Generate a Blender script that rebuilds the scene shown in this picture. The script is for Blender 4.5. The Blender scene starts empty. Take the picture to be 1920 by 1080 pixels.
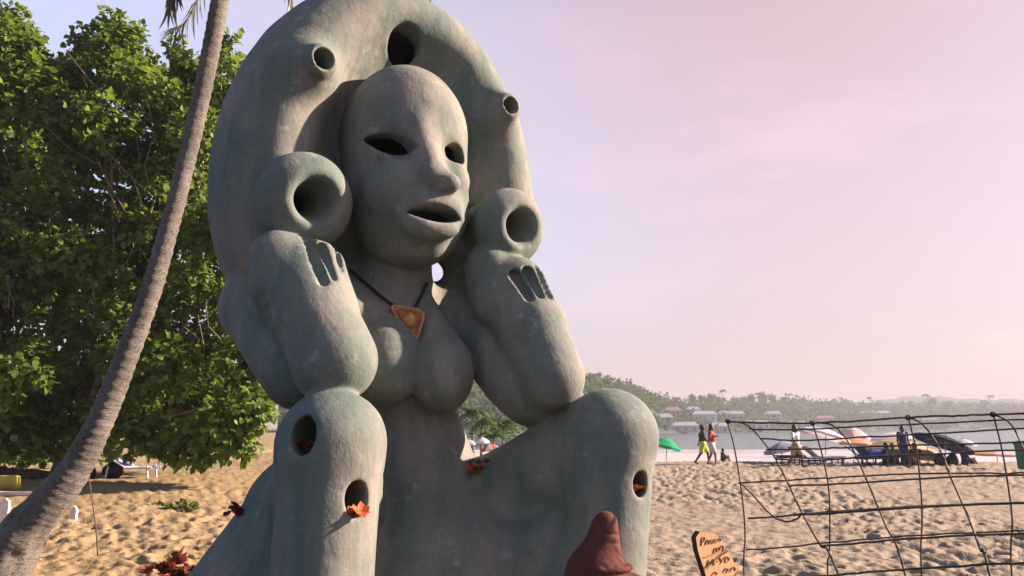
import bpy, bmesh, math, random
import numpy as np
from mathutils import Vector, Matrix

# ------------------------------------------------------------------ camera
SC = bpy.context.scene
COL = SC.collection
FPX, HORIZON, EYE = 1450.0, 800.0, 1.65          # focal length in photo pixels, horizon row, eye height
PITCH = math.atan((HORIZON - 540.0) / FPX)
cam_data = bpy.data.cameras.new('camera')
cam_data.sensor_width = 36.0
cam_data.lens = 36.0 * FPX / 1920.0
cam_data.clip_start = 0.05
cam_data.clip_end = 9000.0
cam = bpy.data.objects.new('camera', cam_data)
COL.objects.link(cam)
cam.location = (0, 0, EYE)
cam.rotation_euler = (math.pi / 2 + PITCH, 0, 0)
SC.camera = cam

# ------------------------------------------------------------------ light
SUN_ELEV = math.radians(25.0)
SUN_AZ = math.radians(79.0)          # clockwise from the view axis (+Y) towards +X
sun_dir = Vector((math.cos(SUN_ELEV) * math.sin(SUN_AZ), math.cos(SUN_ELEV) * math.cos(SUN_AZ), math.sin(SUN_ELEV)))
sd = bpy.data.lights.new('sun', 'SUN')
sd.energy = 5.0
sd.angle = math.radians(1.0)
sd.color = (1.0, 0.75, 0.60)
sun = bpy.data.objects.new('sun', sd)
COL.objects.link(sun)
sun.rotation_euler = (-sun_dir).to_track_quat('-Z', 'Y').to_euler()
sun.location = (40, 10, 30)

world = bpy.data.worlds.new('World')
SC.world = world
world.use_nodes = True
wt = world.node_tree
wt.nodes.clear()
def wn(t, **kw):
    n = wt.nodes.new(t)
    for k, v in kw.items():
        setattr(n, k, v)
    return n
def wl(a, b):
    wt.links.new(a, b)
def wmath(op, a, b=None, clamp=False):
    n = wn('ShaderNodeMath', operation=op, use_clamp=clamp)
    for i, v in enumerate((a, b)):
        if v is None:
            continue
        if isinstance(v, (int, float)):
            n.inputs[i].default_value = v
        else:
            wl(v, n.inputs[i])
    return n.outputs[0]
def wmix(f, a, b):
    n = wn('ShaderNodeMix', data_type='RGBA')
    for i, v in ((0, f), (6, a), (7, b)):
        if isinstance(v, (int, float, tuple)):
            n.inputs[i].default_value = v if not isinstance(v, tuple) else (*v, 1)
        else:
            wl(v, n.inputs[i])
    return n.outputs[2]
def wremap(v, a, b, c=0.0, d=1.0):
    n = wn('ShaderNodeMapRange', interpolation_type='SMOOTHSTEP')
    wl(v, n.inputs[0])
    for i, x in enumerate((a, b, c, d)):
        n.inputs[i + 1].default_value = x
    return n.outputs[0]
sky = wn('ShaderNodeTexSky', sky_type='NISHITA')
sky.sun_disc = False
sky.sun_elevation = SUN_ELEV
sky.sun_rotation = SUN_AZ
sky.air_density = 1.0
sky.dust_density = 1.0
sky.ozone_density = 4.0
bg_sky = wn('ShaderNodeBackground')
bg_sky.inputs[1].default_value = 0.05
# warm evening moisture in the air: pink towards the sun, lavender away from it, fading to blue behind
geo = wn('ShaderNodeNewGeometry')
dirv = wn('ShaderNodeVectorMath', operation='SCALE')
wl(geo.outputs['Incoming'], dirv.inputs[0])
dirv.inputs['Scale'].default_value = -1.0
D = dirv.outputs[0]
dots = wn('ShaderNodeVectorMath', operation='DOT_PRODUCT')
wl(D, dots.inputs[0])
sh = Vector((math.sin(SUN_AZ), math.cos(SUN_AZ), 0.25)).normalized()
dots.inputs[1].default_value = sh
sunward = dots.outputs['Value']
sep = wn('ShaderNodeSeparateXYZ')
wl(D, sep.inputs[0])
elev = sep.outputs[2]
tint = wn('ShaderNodeMix', data_type='RGBA', blend_type='MULTIPLY')
tint.inputs[0].default_value = 1.0
wl(sky.outputs[0], tint.inputs[6])
wl(wmix(wremap(sunward, -0.25, -0.75), wmix(wremap(elev, 0.0, 0.35), (0.47, 0.43, 0.43), (0.60, 0.62, 0.61)), (0.36, 0.56, 0.66)), tint.inputs[7])          # evening moisture swallows part of the skylight
wl(tint.outputs[2], bg_sky.inputs[0])
LAV, ROSE, PINK, LOW, BACK = (0.138, 0.140, 0.200), (0.150, 0.126, 0.140), (0.156, 0.072, 0.036), (0.110, 0.050, 0.040), (0.0, 0.010, 0.018)
c1 = wmix(wremap(sunward, -0.35, 0.10), LAV, ROSE)
c1 = wmix(wremap(sunward, 0.05, 0.65), c1, PINK)
c1 = wmix(wremap(elev, 0.22, 0.0, 0.0, 0.8), c1, LOW)
c1 = wmix(wremap(elev, 0.45, 0.80), c1, BACK)
c1 = wmix(wremap(sunward, -0.36, -0.70), c1, BACK)
# thin stretched cloud
mp = wn('ShaderNodeMapping')
wl(D, mp.inputs[0])
mp.inputs['Scale'].default_value = (1.6, 1.6, 5.0)
mp.inputs['Rotation'].default_value = (0.2, 0.35, 0.3)
nz = wn('ShaderNodeTexNoise')
wl(mp.outputs[0], nz.inputs['Vector'])
nz.inputs['Scale'].default_value = 1.7
nz.inputs['Detail'].default_value = 6.0
nz.inputs['Roughness'].default_value = 0.55
cl = wremap(nz.outputs[0], 0.50, 0.74, 0.0, 0.34)
cl = wmath('MULTIPLY', cl, wremap(sunward, -0.3, 0.2))
c1 = wmix(cl, c1, (0.27, 0.135, 0.125))
bg_air = wn('ShaderNodeBackground')
wl(c1, bg_air.inputs[0])
bg_air.inputs[1].default_value = 1.0
addsh = wn('ShaderNodeAddShader')
wl(bg_sky.outputs[0], addsh.inputs[0])
wl(bg_air.outputs[0], addsh.inputs[1])
wo = wn('ShaderNodeOutputWorld')
wl(addsh.outputs[0], wo.inputs[0])

SC.view_settings.view_transform = 'Standard'
SC.view_settings.look = 'None'
SC.view_settings.exposure = 1.95
SC.view_settings.gamma = 1.0
SC.view_settings.use_curve_mapping = False

# ------------------------------------------------------------------ helpers
rng = random.Random(7)
nrng = np.random.default_rng(11)
CP, SP = math.cos(PITCH), math.sin(PITCH)
def ray(px, py):
    x, u = (px - 960.0) / FPX, (540.0 - py) / FPX
    return np.array((x, CP - u * SP, SP + u * CP))
def P(px, py, Y):
    """the point of the place that stands Y metres away where the photograph shows (px, py)"""
    d = ray(px, py)
    return np.array((0, 0, EYE)) + d * (Y / d[1])
def tag(o, label=None, cat=None, group=None, kind=None):
    for k, v in (('label', label), ('category', cat), ('group', group), ('kind', kind)):
        if v:
            o[k] = v
    return o
def link(name, me, mat=None, parent=None, smooth=False):
    if mat and not me.materials:
        me.materials.append(mat)
    o = bpy.data.objects.new(name, me)
    COL.objects.link(o)
    if parent:
        o.parent = parent
    if smooth:
        me.shade_smooth()
    return o
def empty(name, loc, label, cat, group=None, rotz=0.0):
    o = bpy.data.objects.new(name, None)
    o.empty_display_size = 0.2
    COL.objects.link(o)
    o.location = loc
    o.rotation_euler = (0, 0, rotz)
    return tag(o, label, cat, group)
def mesh_from(verts, faces, name='mesh'):
    me = bpy.data.meshes.new(name)
    me.from_pydata([tuple(map(float, v)) for v in verts], [], [tuple(map(int, f)) for f in faces])
    me.update()
    return me
def fast_mesh(V, Q, name='mesh'):
    """numpy arrays to mesh; Q is (n,3) or (n,4)"""
    V = np.asarray(V, np.float32); Q = np.asarray(Q, np.int32)
    me = bpy.data.meshes.new(name)
    n, k = Q.shape
    me.vertices.add(len(V)); me.vertices.foreach_set('co', V.ravel())
    me.loops.add(n * k); me.loops.foreach_set('vertex_index', Q.ravel())
    me.polygons.add(n); me.polygons.foreach_set('loop_start', np.arange(n, dtype=np.int32) * k)
    me.update(calc_edges=True)
    return me
class MB:
    """collects simple solids into one mesh"""
    def __init__(self):
        self.v, self.f = [], []
    def add(self, vs, fs):
        b = len(self.v)
        self.v += [tuple(map(float, v)) for v in vs]
        self.f += [tuple(i + b for i in f) for f in fs]
        return self
    def box(self, c, s, R=None):
        c = Vector(c)
        vs = []
        for x in (-.5, .5):
            for y in (-.5, .5):
                for z in (-.5, .5):
                    p = Vector((x * s[0], y * s[1], z * s[2]))
                    vs.append(c + (R @ p if R else p))
        return self.add(vs, [(0, 1, 3, 2), (4, 6, 7, 5), (0, 4, 5, 1), (2, 3, 7, 6), (0, 2, 6, 4), (1, 5, 7, 3)])
    def tube(self, pts, rads, n=8, cap=True):
        pts = [Vector(p) for p in pts]
        if not hasattr(rads, '__len__'):
            rads = [rads] * len(pts)
        vs, fs = [], []
        t0 = (pts[1] - pts[0]).normalized()
        ref = Vector((0, 0, 1)) if abs(t0.z) < 0.9 else Vector((1, 0, 0))
        nrm = (ref - t0 * ref.dot(t0)).normalized()
        for i, p in enumerate(pts):
            t = (pts[min(i + 1, len(pts) - 1)] - pts[max(i - 1, 0)]).normalized()
            nrm = (nrm - t * nrm.dot(t)).normalized()
            bn = t.cross(nrm)
            for k in range(n):
                a = 2 * math.pi * k / n
                vs.append(p + (nrm * math.cos(a) + bn * math.sin(a)) * rads[i])
        for i in range(len(pts) - 1):
            for k in range(n):
                a, b = i * n + k, i * n + (k + 1) % n
                fs.append((a, b, b + n, a + n))
        if cap:
            fs.append(tuple(range(n))[::-1])
            fs.append(tuple((len(pts) - 1) * n + k for k in range(n)))
        return self.add(vs, fs)
    def mesh(self, name='mesh'):
        return mesh_from(self.v, self.f, name)
    def build(self, name, mat, parent=None, smooth=False):
        return link(name, self.mesh(name), mat, parent, smooth)
def spline(pts, n):
    """Catmull-Rom through the points"""
    pts = [np.array(p, float) for p in pts]
    q = [2 * pts[0] - pts[1]] + pts + [2 * pts[-1] - pts[-2]]
    out = []
    m = len(pts) - 1
    for j in range(n + 1):
        t = j / n * m
        i = min(int(t), m - 1)
        u = t - i
        a, b, c, d = q[i:i + 4]
        out.append(0.5 * ((2 * b) + (c - a) * u + (2 * a - 5 * b + 4 * c - d) * u * u + (3 * b - a - 3 * c + d) * u ** 3))
    return out

# ---- materials
def new_mat(name):
    m = bpy.data.materials.new(name)
    m.use_nodes = True
    nt = m.node_tree
    return m, nt, nt.nodes['Principled BSDF']
def noise_node(nt, scale, detail=5, rough=0.55, vec=None, coord='Object', stretch=None):
    tc = nt.nodes.new('ShaderNodeTexCoord')
    n = nt.nodes.new('ShaderNodeTexNoise')
    src = tc.outputs[coord]
    if stretch:
        mp = nt.nodes.new('ShaderNodeMapping')
        mp.inputs['Scale'].default_value = stretch
        nt.links.new(src, mp.inputs[0]); src = mp.outputs[0]
    nt.links.new(src, n.inputs['Vector'])
    n.inputs['Scale'].default_value = scale
    n.inputs['Detail'].default_value = detail
    n.inputs['Roughness'].default_value = rough
    return n.outputs[0]
def ramp(nt, fac, stops):
    r = nt.nodes.new('ShaderNodeValToRGB')
    nt.links.new(fac, r.inputs[0])
    e = r.color_ramp.elements
    while len(e) < len(stops):
        e.new(0.5)
    for el, (p, c) in zip(e, stops):
        el.position = p
        el.color = (*c, 1)
    return r.outputs[0]
def mixc(nt, f, a, b, mode='MIX'):
    n = nt.nodes.new('ShaderNodeMix'); n.data_type = 'RGBA'; n.blend_type = mode
    for i, v in ((0, f), (6, a), (7, b)):
        if isinstance(v, (int, float)):
            n.inputs[i].default_value = v
        elif isinstance(v, tuple):
            n.inputs[i].default_value = (*v, 1)
        else:
            nt.links.new(v, n.inputs[i])
    return n.outputs[2]
def bump(nt, bsdf, h, strength, dist, prev=None):
    b = nt.nodes.new('ShaderNodeBump')
    b.inputs['Strength'].default_value = strength
    b.inputs['Distance'].default_value = dist
    nt.links.new(h, b.inputs['Height'])
    if prev:
        nt.links.new(prev, b.inputs['Normal'])
    nt.links.new(b.outputs[0], bsdf.inputs['Normal'])
    return b.outputs[0]
def simple_mat(name, col, rough=0.7, var=0.25, scale=6.0, bmp=0.0, metallic=0.0):
    m, nt, b = new_mat(name)
    n = noise_node(nt, scale)
    lo = tuple(c * (1 - var) for c in col); hi = tuple(min(1, c * (1 + var)) for c in col)
    nt.links.new(ramp(nt, n, [(0.3, lo), (0.7, hi)]), b.inputs['Base Color'])
    b.inputs['Roughness'].default_value = rough
    b.inputs['Metallic'].default_value = metallic
    b.inputs['Specular IOR Level'].default_value = 0.3
    if bmp:
        bump(nt, b, noise_node(nt, scale * 6), 0.6, bmp)
    return m
def cloth_mat(name, col, trans=0.25):
    m, nt, b = new_mat(name)
    b.inputs['Base Color'].default_value = (*col, 1)
    b.inputs['Roughness'].default_value = 0.8
    b.inputs['Specular IOR Level'].default_value = 0.1
    t = nt.nodes.new('ShaderNodeBsdfTranslucent'); t.inputs[0].default_value = (*col, 1)
    mx = nt.nodes.new('ShaderNodeMixShader'); mx.inputs[0].default_value = trans
    nt.links.new(b.outputs[0], mx.inputs[1]); nt.links.new(t.outputs[0], mx.inputs[2])
    nt.links.new(mx.outputs[0], nt.nodes['Material Output'].inputs[0])
    return m

# ---- value noise on arrays
def vnoise(x, y, seed=0):
    """smooth 2-D value noise in 0..1"""
    xi, yi = np.floor(x).astype(np.int64), np.floor(y).astype(np.int64)
    fx, fy = x - xi, y - yi
    fx, fy = fx * fx * (3 - 2 * fx), fy * fy * (3 - 2 * fy)
    def h(a, b):
        v = (a * 374761393 + b * 668265263 + seed * 1442695041) & 0xffffffff
        v = ((v ^ (v >> 13)) * 1274126177) & 0xffffffff
        return ((v ^ (v >> 16)) & 0xffff) / 65535.0
    return (h(xi, yi) * (1 - fx) + h(xi + 1, yi) * fx) * (1 - fy) + (h(xi, yi + 1) * (1 - fx) + h(xi + 1, yi + 1) * fx) * fy

# ------------------------------------------------------------------ solid modelling with distance fields
class Field:
    def __init__(self, lo, hi, h):
        self.lo = np.array(lo, float); self.h = h
        self.n = np.ceil((np.array(hi) - self.lo) / h).astype(int) + 1
        self.D = np.full(self.n, 9.0, np.float32)
        self.L = np.zeros(self.n, np.uint8)
    def region(self, blo, bhi, m):
        a = np.clip(np.floor((np.array(blo) - m - self.lo) / self.h).astype(int), 0, self.n)
        b = np.clip(np.ceil((np.array(bhi) + m - self.lo) / self.h).astype(int) + 1, 0, self.n)
        sl = tuple(slice(i, j) for i, j in zip(a, b))
        ax = [(self.lo[i] + np.arange(a[i], b[i]) * self.h).astype(np.float32) for i in range(3)]
        return sl, (ax[0][:, None, None], ax[1][None, :, None], ax[2][None, None, :])
    def union(self, prim, k=0.05, lab=1):
        f, blo, bhi = prim
        sl, X = self.region(blo, bhi, k + 4 * self.h)
        d = f(*X).astype(np.float32); a = self.D[sl]
        self.L[sl][d < a] = lab
        if k > 0:
            t = np.clip(k - np.abs(a - d), 0, None) / k
            self.D[sl] = np.minimum(a, d) - t * t * k * 0.25
        else:
            self.D[sl] = np.minimum(a, d)
    def cut(self, prim, k=0.02, lab=None, paint=None):
        f, blo, bhi = prim
        sl, X = self.region(blo, bhi, k + 4 * self.h)
        d = -f(*X).astype(np.float32); a = self.D[sl]
        if paint is not None:
            self.L[sl][d > -self.h] = paint
        if k > 0:
            t = np.clip(k - np.abs(a - d), 0, None) / k
            self.D[sl] = np.maximum(a, d) + t * t * k * 0.25
        else:
            self.D[sl] = np.maximum(a, d)
    def sample(self, p):
        p = np.atleast_2d(p)
        g = np.clip((p - self.lo) / self.h, 0, self.n - 1.001)
        i = g.astype(int); f = (g - i).astype(np.float32)
        out = 0
        for a in (0, 1):
            for b in (0, 1):
                for c in (0, 1):
                    w = (f[:, 0] if a else 1 - f[:, 0]) * (f[:, 1] if b else 1 - f[:, 1]) * (f[:, 2] if c else 1 - f[:, 2])
                    out = out + w * self.D[i[:, 0] + a, i[:, 1] + b, i[:, 2] + c]
        return out
    def grad(self, p):
        e = self.h * 0.9
        g = np.stack([self.sample(p + np.eye(3)[i] * e) - self.sample(p - np.eye(3)[i] * e) for i in range(3)], 1)
        return g / np.maximum(np.linalg.norm(g, axis=1, keepdims=True), 1e-6)
    def hit(self, px, py, y0=3.0, y1=9.0):
        d = ray(px, py)
        Y = np.linspace(y0, y1, 1500)
        pts = np.array((0, 0, EYE)) + d[None] * (Y / d[1])[:, None]
        inside = np.all((pts > self.lo) & (pts < self.lo + (self.n - 1) * self.h), axis=1)
        s = (self.sample(pts) < 0) & inside
        i = int(np.argmax(s))
        return pts[i] if s[i] else None
    def extract(self):
        D, h = self.D, self.h
        S = D < 0
        c = S[:-1, :-1, :-1].astype(np.uint8)
        cnt = np.zeros_like(c)
        for a in (0, 1):
            for b in (0, 1):
                for d in (0, 1):
                    cnt += S[a:a + c.shape[0], b:b + c.shape[1], d:d + c.shape[2]]
        act = (cnt > 0) & (cnt < 8)
        ijk = np.argwhere(act)
        idx = np.full(c.shape, -1, np.int32); idx[act] = np.arange(len(ijk))
        acc = np.zeros((len(ijk), 3)); num = np.zeros(len(ijk))
        for axis in range(3):
            o = [0, 0, 0]; o[axis] = 1
            others = [k for k in range(3) if k != axis]
            for u in (0, 1):
                for v in (0, 1):
                    base = ijk.copy(); base[:, others[0]] += u; base[:, others[1]] += v
                    e = base + o
                    a = D[base[:, 0], base[:, 1], base[:, 2]]; b = D[e[:, 0], e[:, 1], e[:, 2]]
                    cr = (a < 0) != (b < 0)
                    t = np.where(cr, a / np.where(cr, a - b, 1), 0)
                    p = base.astype(float); p[:, axis] += t
                    acc[cr] += p[cr]; num[cr] += 1
        V = self.lo + acc / num[:, None] * h
        quads = []
        for axis in range(3):
            u, v = [k for k in range(3) if k != axis]
            o = [0, 0, 0]; o[axis] = 1
            A = S[tuple(slice(0, S.shape[k] - o[k]) for k in range(3))]
            B = S[tuple(slice(o[k], S.shape[k]) for k in range(3))]
            e = np.argwhere(A != B)
            ok = np.all((e[:, [u, v]] > 0) & (e[:, [u, v]] < np.array(c.shape)[[u, v]]), axis=1) & (e[:, axis] < c.shape[axis])
            e = e[ok]
            flip = A[e[:, 0], e[:, 1], e[:, 2]]
            if axis == 1:
                flip = ~flip
            q = []
            for du, dv in ((1, 1), (0, 1), (0, 0), (1, 0)):
                cc = e.copy(); cc[:, u] -= du; cc[:, v] -= dv
                q.append(idx[cc[:, 0], cc[:, 1], cc[:, 2]])
            q = np.stack(q, 1)
            q[~flip] = q[~flip][:, ::-1]
            quads.append(q)
        Q = np.concatenate(quads)
        Q = Q[(Q >= 0).all(1)]
        N = self.grad(V)
        V = V - N * np.clip(self.sample(V), -h, h)[:, None] * 0.8
        N = self.grad(V)
        g = np.clip(np.rint((V - self.lo) / h).astype(int), 0, self.n - 1)
        lab = self.L[g[:, 0], g[:, 1], g[:, 2]]
        return V, N, Q, lab
def part_meshes(V, N, Q, lab):
    """one mesh per label, with shared normals so that the joints stay unseen"""
    out = {}
    ql = np.median(lab[Q], axis=1).astype(int)
    # a median of mixed labels may name a third one: fall back on the first corner
    okm = (lab[Q] == ql[:, None]).any(1)
    ql[~okm] = lab[Q[~okm, 0]]
    for l in np.unique(ql):
        q = Q[ql == l]
        used, inv = np.unique(q, return_inverse=True)
        me = fast_mesh(V[used], inv.reshape(q.shape))
        me.shade_smooth()
        me.normals_split_custom_set_from_vertices(N[used].tolist())
        out[int(l)] = me
    return out
def rcone(a, b, ra, rb):
    a, b = np.array(a, float), np.array(b, float); ba = b - a; bb = float(ba @ ba)
    r = max(ra, rb)
    def f(x, y, z):
        px, py, pz = x - a[0], y - a[1], z - a[2]
        t = np.clip((px * ba[0] + py * ba[1] + pz * ba[2]) / bb, 0, 1)
        return np.sqrt((px - t * ba[0]) ** 2 + (py - t * ba[1]) ** 2 + (pz - t * ba[2]) ** 2) - (ra + (rb - ra) * t)
    return f, np.minimum(a, b) - r, np.maximum(a, b) + r
def ell(c, s, A=None):
    """ellipsoid: centre, semi-axes, rows of A are its axes"""
    c = np.array(c, float); s = np.array(s, float); A = np.eye(3) if A is None else np.array(A, float)
    e = np.sqrt(((A * s[:, None]) ** 2).sum(0))
    def f(x, y, z):
        px, py, pz = x - c[0], y - c[1], z - c[2]
        k0 = k1 = 0
        for i in range(3):
            q = px * A[i, 0] + py * A[i, 1] + pz * A[i, 2]
            k0 = k0 + (q / s[i]) ** 2; k1 = k1 + (q / s[i] ** 2) ** 2
        k0, k1 = np.sqrt(k0), np.sqrt(k1)
        return k0 * (k0 - 1) / np.maximum(k1, 1e-5)
    return f, c - e, c + e
def lens(c, half_len, half_h, depth, A, up_shift=0.0):
    """almond-shaped prism: rows of A are its length, height and depth axes"""
    c = np.array(c, float); A = np.array(A, float)
    r = (half_len ** 2 + half_h ** 2) / (2 * half_h); o = r - half_h
    R = max(half_len, depth)
    def f(x, y, z):
        px, py, pz = x - c[0], y - c[1], z - c[2]
        q = [px * A[i, 0] + py * A[i, 1] + pz * A[i, 2] for i in range(3)]
        d = np.maximum(np.sqrt(q[0] ** 2 + (q[1] + o) ** 2), np.sqrt(q[0] ** 2 + (q[1] - o) ** 2)) - r
        return np.maximum(d, np.abs(q[2]) - depth)
    return f, c - R, c + R
def arch(c, a, b, rr, rf, A, zlow):
    """egg-shaped ring: half-width a, height b above c and zlow below it; section rr by rf"""
    c = np.array(c, float); A = np.array(A, float)
    R = a + rr + rf
    def f(x, y, z):
        px, py, pz = x - c[0], y - c[1], z - c[2]
        l = px * A[0, 0] + py * A[0, 1] + pz * A[0, 2]
        u = px * A[1, 0] + py * A[1, 1] + pz * A[1, 2]
        w = px * A[2, 0] + py * A[2, 1] + pz * A[2, 2]
        kb = np.where(u > 0, b, zlow)
        k0 = np.sqrt((l / a) ** 2 + (u / kb) ** 2); k1 = np.sqrt((l / a ** 2) ** 2 + (u / kb ** 2) ** 2)
        d = k0 * (k0 - 1) / np.maximum(k1, 1e-5)
        return (np.sqrt((d / rr) ** 2 + (w / rf) ** 2) - 1) * min(rr, rf)
    lo = c - R; hi = c + R
    lo[2] = c[2] - zlow - rr; hi[2] = c[2] + b + rr + 0.1
    return f, lo, hi
# ------------------------------------------------------------------ the statue
def clay_mat():
    m, nt, b = new_mat('weathered_grey_green_clay')
    big = noise_node(nt, 1.3, 6, 0.6)
    streak = noise_node(nt, 2.2, 7, 0.65, stretch=(2.2, 2.2, 0.55))
    fine = noise_node(nt, 26.0, 4, 0.6)
    c = ramp(nt, big, [(0.30, (0.112, 0.155, 0.148)), (0.48, (0.196, 0.205, 0.188)), (0.70, (0.285, 0.255, 0.228))])
    c = mixc(nt, ramp(nt, streak, [(0.42, (0, 0, 0)), (0.66, (0.75, 0.75, 0.75))]), c, (0.092, 0.150, 0.132))
    c = mixc(nt, 0.35, c, ramp(nt, fine, [(0.3, (0.30, 0.30, 0.28)), (0.7, (0.70, 0.70, 0.66))]), 'MULTIPLY')
    scuff = noise_node(nt, 6.0, 9, 0.72)
    c = mixc(nt, ramp(nt, scuff, [(0.58, (0, 0, 0)), (0.68, (0.50, 0.50, 0.50))]), c, (0.31, 0.32, 0.31))
    nt.links.new(c, b.inputs['Base Color'])
    b.inputs['Roughness'].default_value = 0.82
    b.inputs['Specular IOR Level'].default_value = 0.25
    vo = nt.nodes.new('ShaderNodeTexVoronoi'); vo.feature = 'DISTANCE_TO_EDGE'; vo.inputs['Scale'].default_value = 1.1
    tc = nt.nodes.new('ShaderNodeTexCoord'); wob = nt.nodes.new('ShaderNodeTexNoise'); wob.inputs['Scale'].default_value = 3.5; wob.inputs['Detail'].default_value = 6
    nt.links.new(tc.outputs['Object'], wob.inputs['Vector'])
    ad = nt.nodes.new('ShaderNodeVectorMath'); ad.operation = 'MULTIPLY_ADD'; ad.inputs[1].default_value = (0.55, 0.55, 0.55)
    nt.links.new(wob.outputs['Color'], ad.inputs[0]); nt.links.new(tc.outputs['Object'], ad.inputs[2]); nt.links.new(ad.outputs[0], vo.inputs['Vector'])
    crack = ramp(nt, vo.outputs['Distance'], [(0.0, (1, 1, 1)), (0.012, (0, 0, 0))])
    crack = mixc(nt, ramp(nt, noise_node(nt, 1.7, 3), [(0.50, (0, 0, 0)), (0.60, (1, 1, 1))]), (0.0, 0.0, 0.0), crack)
    c = mixc(nt, mixc(nt, 0.45, (0.0, 0.0, 0.0), crack), c, (0.07, 0.08, 0.075))
    nt.links.new(c, b.inputs['Base Color'])
    n1 = bump(nt, b, noise_node(nt, 5.0, 6, 0.6, stretch=(1.0, 1.0, 0.75)), 0.50, 0.035)
    bump(nt, b, noise_node(nt, 60.0, 5, 0.7), 0.45, 0.004, n1)
    return m
M_CLAY = clay_mat()

YAW = math.radians(30)
sF = np.array((math.sin(YAW), -math.cos(YAW), 0.0))       # the way the statue faces
sL = np.array((math.cos(YAW), math.sin(YAW), 0.0))        # its own left
sU = np.array((0, 0, 1.0))
BODY, HEAD, HOOD, EAR_A, EAR_B, ARM_A, ARM_B, LEG_A, LEG_B, KNOB_A, KNOB_B = range(1, 12)
FH = Field((-3.35, 3.9, -0.15), (1.75, 8.1, 5.95), 0.0165)

# head-dress: thick arch, hollow back wall
HC = np.array((-1.10, 6.76, 3.62))
YHD = math.radians(37)
hF = np.array((math.sin(YHD), -math.cos(YHD), 0.0)); hL = np.array((math.cos(YHD), math.sin(YHD), 0.0))
hA = np.stack([hL, sU, hF])
HC = HC - hL * 0.07
FH.union(arch(HC, 1.115, 1.60, 0.39, 0.60, hA, 1.25), 0.0, HOOD)
FH.union(ell(HC + hL * 0.05 + np.array((0, 0, 0.50)) - hF * 0.05, (1.00, 1.32, 0.34), hA), 0.30, HOOD)
# trunk
chest = np.array((-1.0, 6.56, 2.25))
FH.union(rcone((-0.80, 6.68, 0.75), P(772, 800, 6.68), 0.56, 0.37), 0.1, BODY)
FH.union(rcone(P(772, 800, 6.68), P(742, 650, 6.62), 0.37, 0.43), 0.15, BODY)
FH.union(rcone(P(735, 620, 6.62), P(742, 480, 6.52), 0.34, 0.31), 0.15, BODY)
FH.union(ell((-0.75, 6.60, 0.30), (1.15, 0.85, 0.95)), 0.2, BODY)
FH.union(ell(P(796, 893, 6.66), (0.43, 0.42, 0.46)), 0.15, BODY)
FH.union(rcone((-0.50, 6.1, 0.0), (-0.70, 6.4, 0.55), 0.55, 0.45), 0.25, BODY)
FH.union(rcone((0.02, 6.75, 0.35), (0.50, 6.22, 0.10), 0.42, 0.36), 0.15, LEG_B)
FH.union(ell(P(1045, 1085, 6.25), (0.42, 0.40, 0.55)), 0.2, LEG_B)
SH_A, SH_B = np.array((-2.02, 6.08, 2.58)), np.array((-0.02, 7.18, 2.50))
FH.union(rcone(P(735, 590, 6.65), SH_A, 0.24, 0.26), 0.12, BODY)
FH.union(rcone(P(735, 590, 6.65), SH_B, 0.24, 0.24), 0.12, BODY)
FH.union(rcone(P(800, 640, 6.80), P(930, 622, 6.85), 0.24, 0.38), 0.12, ARM_B)
FH.union(rcone(P(905, 610, 6.75), P(965, 700, 6.45), 0.34, 0.30), 0.12, ARM_B)
# breasts
for (px, py, Y, tx, ty) in ((826, 692, 6.27, 786, 572), (726, 676, 6.06, 722, 570)):
    FH.union(rcone(P(tx, ty, 6.42), P(px, py - 10, Y), 0.13, 0.262), 0.035, BODY)
    FH.union(ell(P(px + 1, py + 12, Y - 0.02), (0.265, 0.29, 0.30)), 0.05, BODY)
# legs
KN_A, KN_B = P(622, 834, 5.05), P(1144, 818, 6.12)
def leg(K, hip, foot, r, lab):
    FH.union(rcone(K, hip, r, r + 0.15), 0.10, lab)
    FH.union(rcone(K, foot, r, r * 0.97), 0.12, lab)
    FH.union(ell(foot + sF * 0.22 + np.array((0, 0, -0.10)), (0.52, 0.36, 0.24), np.stack([sF, sL, sU])), 0.12, lab)
leg(KN_A, np.array((-1.46, 6.15, 0.92)), np.array((-1.17, 4.93, 0.12)), 0.320, LEG_A)
leg(KN_B, np.array((-0.15, 6.92, 0.90)), np.array((0.60, 6.00, 0.12)), 0.345, LEG_B)
FH.union(rcone((-1.55, 6.15, 0.95), (-1.80, 5.95, -0.1), 0.50, 0.90), 0.2, BODY)
# arms
FH.union(rcone(SH_A, P(570, 690, 5.55), 0.29, 0.31), 0.08, ARM_A)
FH.union(rcone(P(627, 676, 5.22), P(587, 580, 5.36), 0.288, 0.295), 0.05, ARM_A)
FH.union(rcone(P(586, 580, 5.36), P(568, 524, 5.46), 0.305, 0.300), 0.06, ARM_A)
FH.union(rcone(P(528, 540, 5.36), P(522, 488, 5.38), 0.22, 0.205), 0.07, ARM_A)
FH.union(rcone(P(600, 540, 5.45), P(600, 500, 5.46), 0.19, 0.16), 0.08, ARM_A)
FH.union(rcone(SH_B, P(996, 728, 6.34), 0.35, 0.30), 0.08, ARM_B)
FH.union(rcone(P(1034, 708, 6.12), P(996, 610, 6.24), 0.268, 0.275), 0.05, ARM_B)
FH.union(rcone(P(994, 610, 6.24), P(960, 548, 6.34), 0.285, 0.285), 0.06, ARM_B)
FH.union(rcone(P(930, 560, 6.30), P(915, 500, 6.34), 0.22, 0.20), 0.08, ARM_B)
FH.union(rcone(P(985, 560, 6.22), P(978, 528, 6.28), 0.20, 0.19), 0.08, ARM_B)
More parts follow.
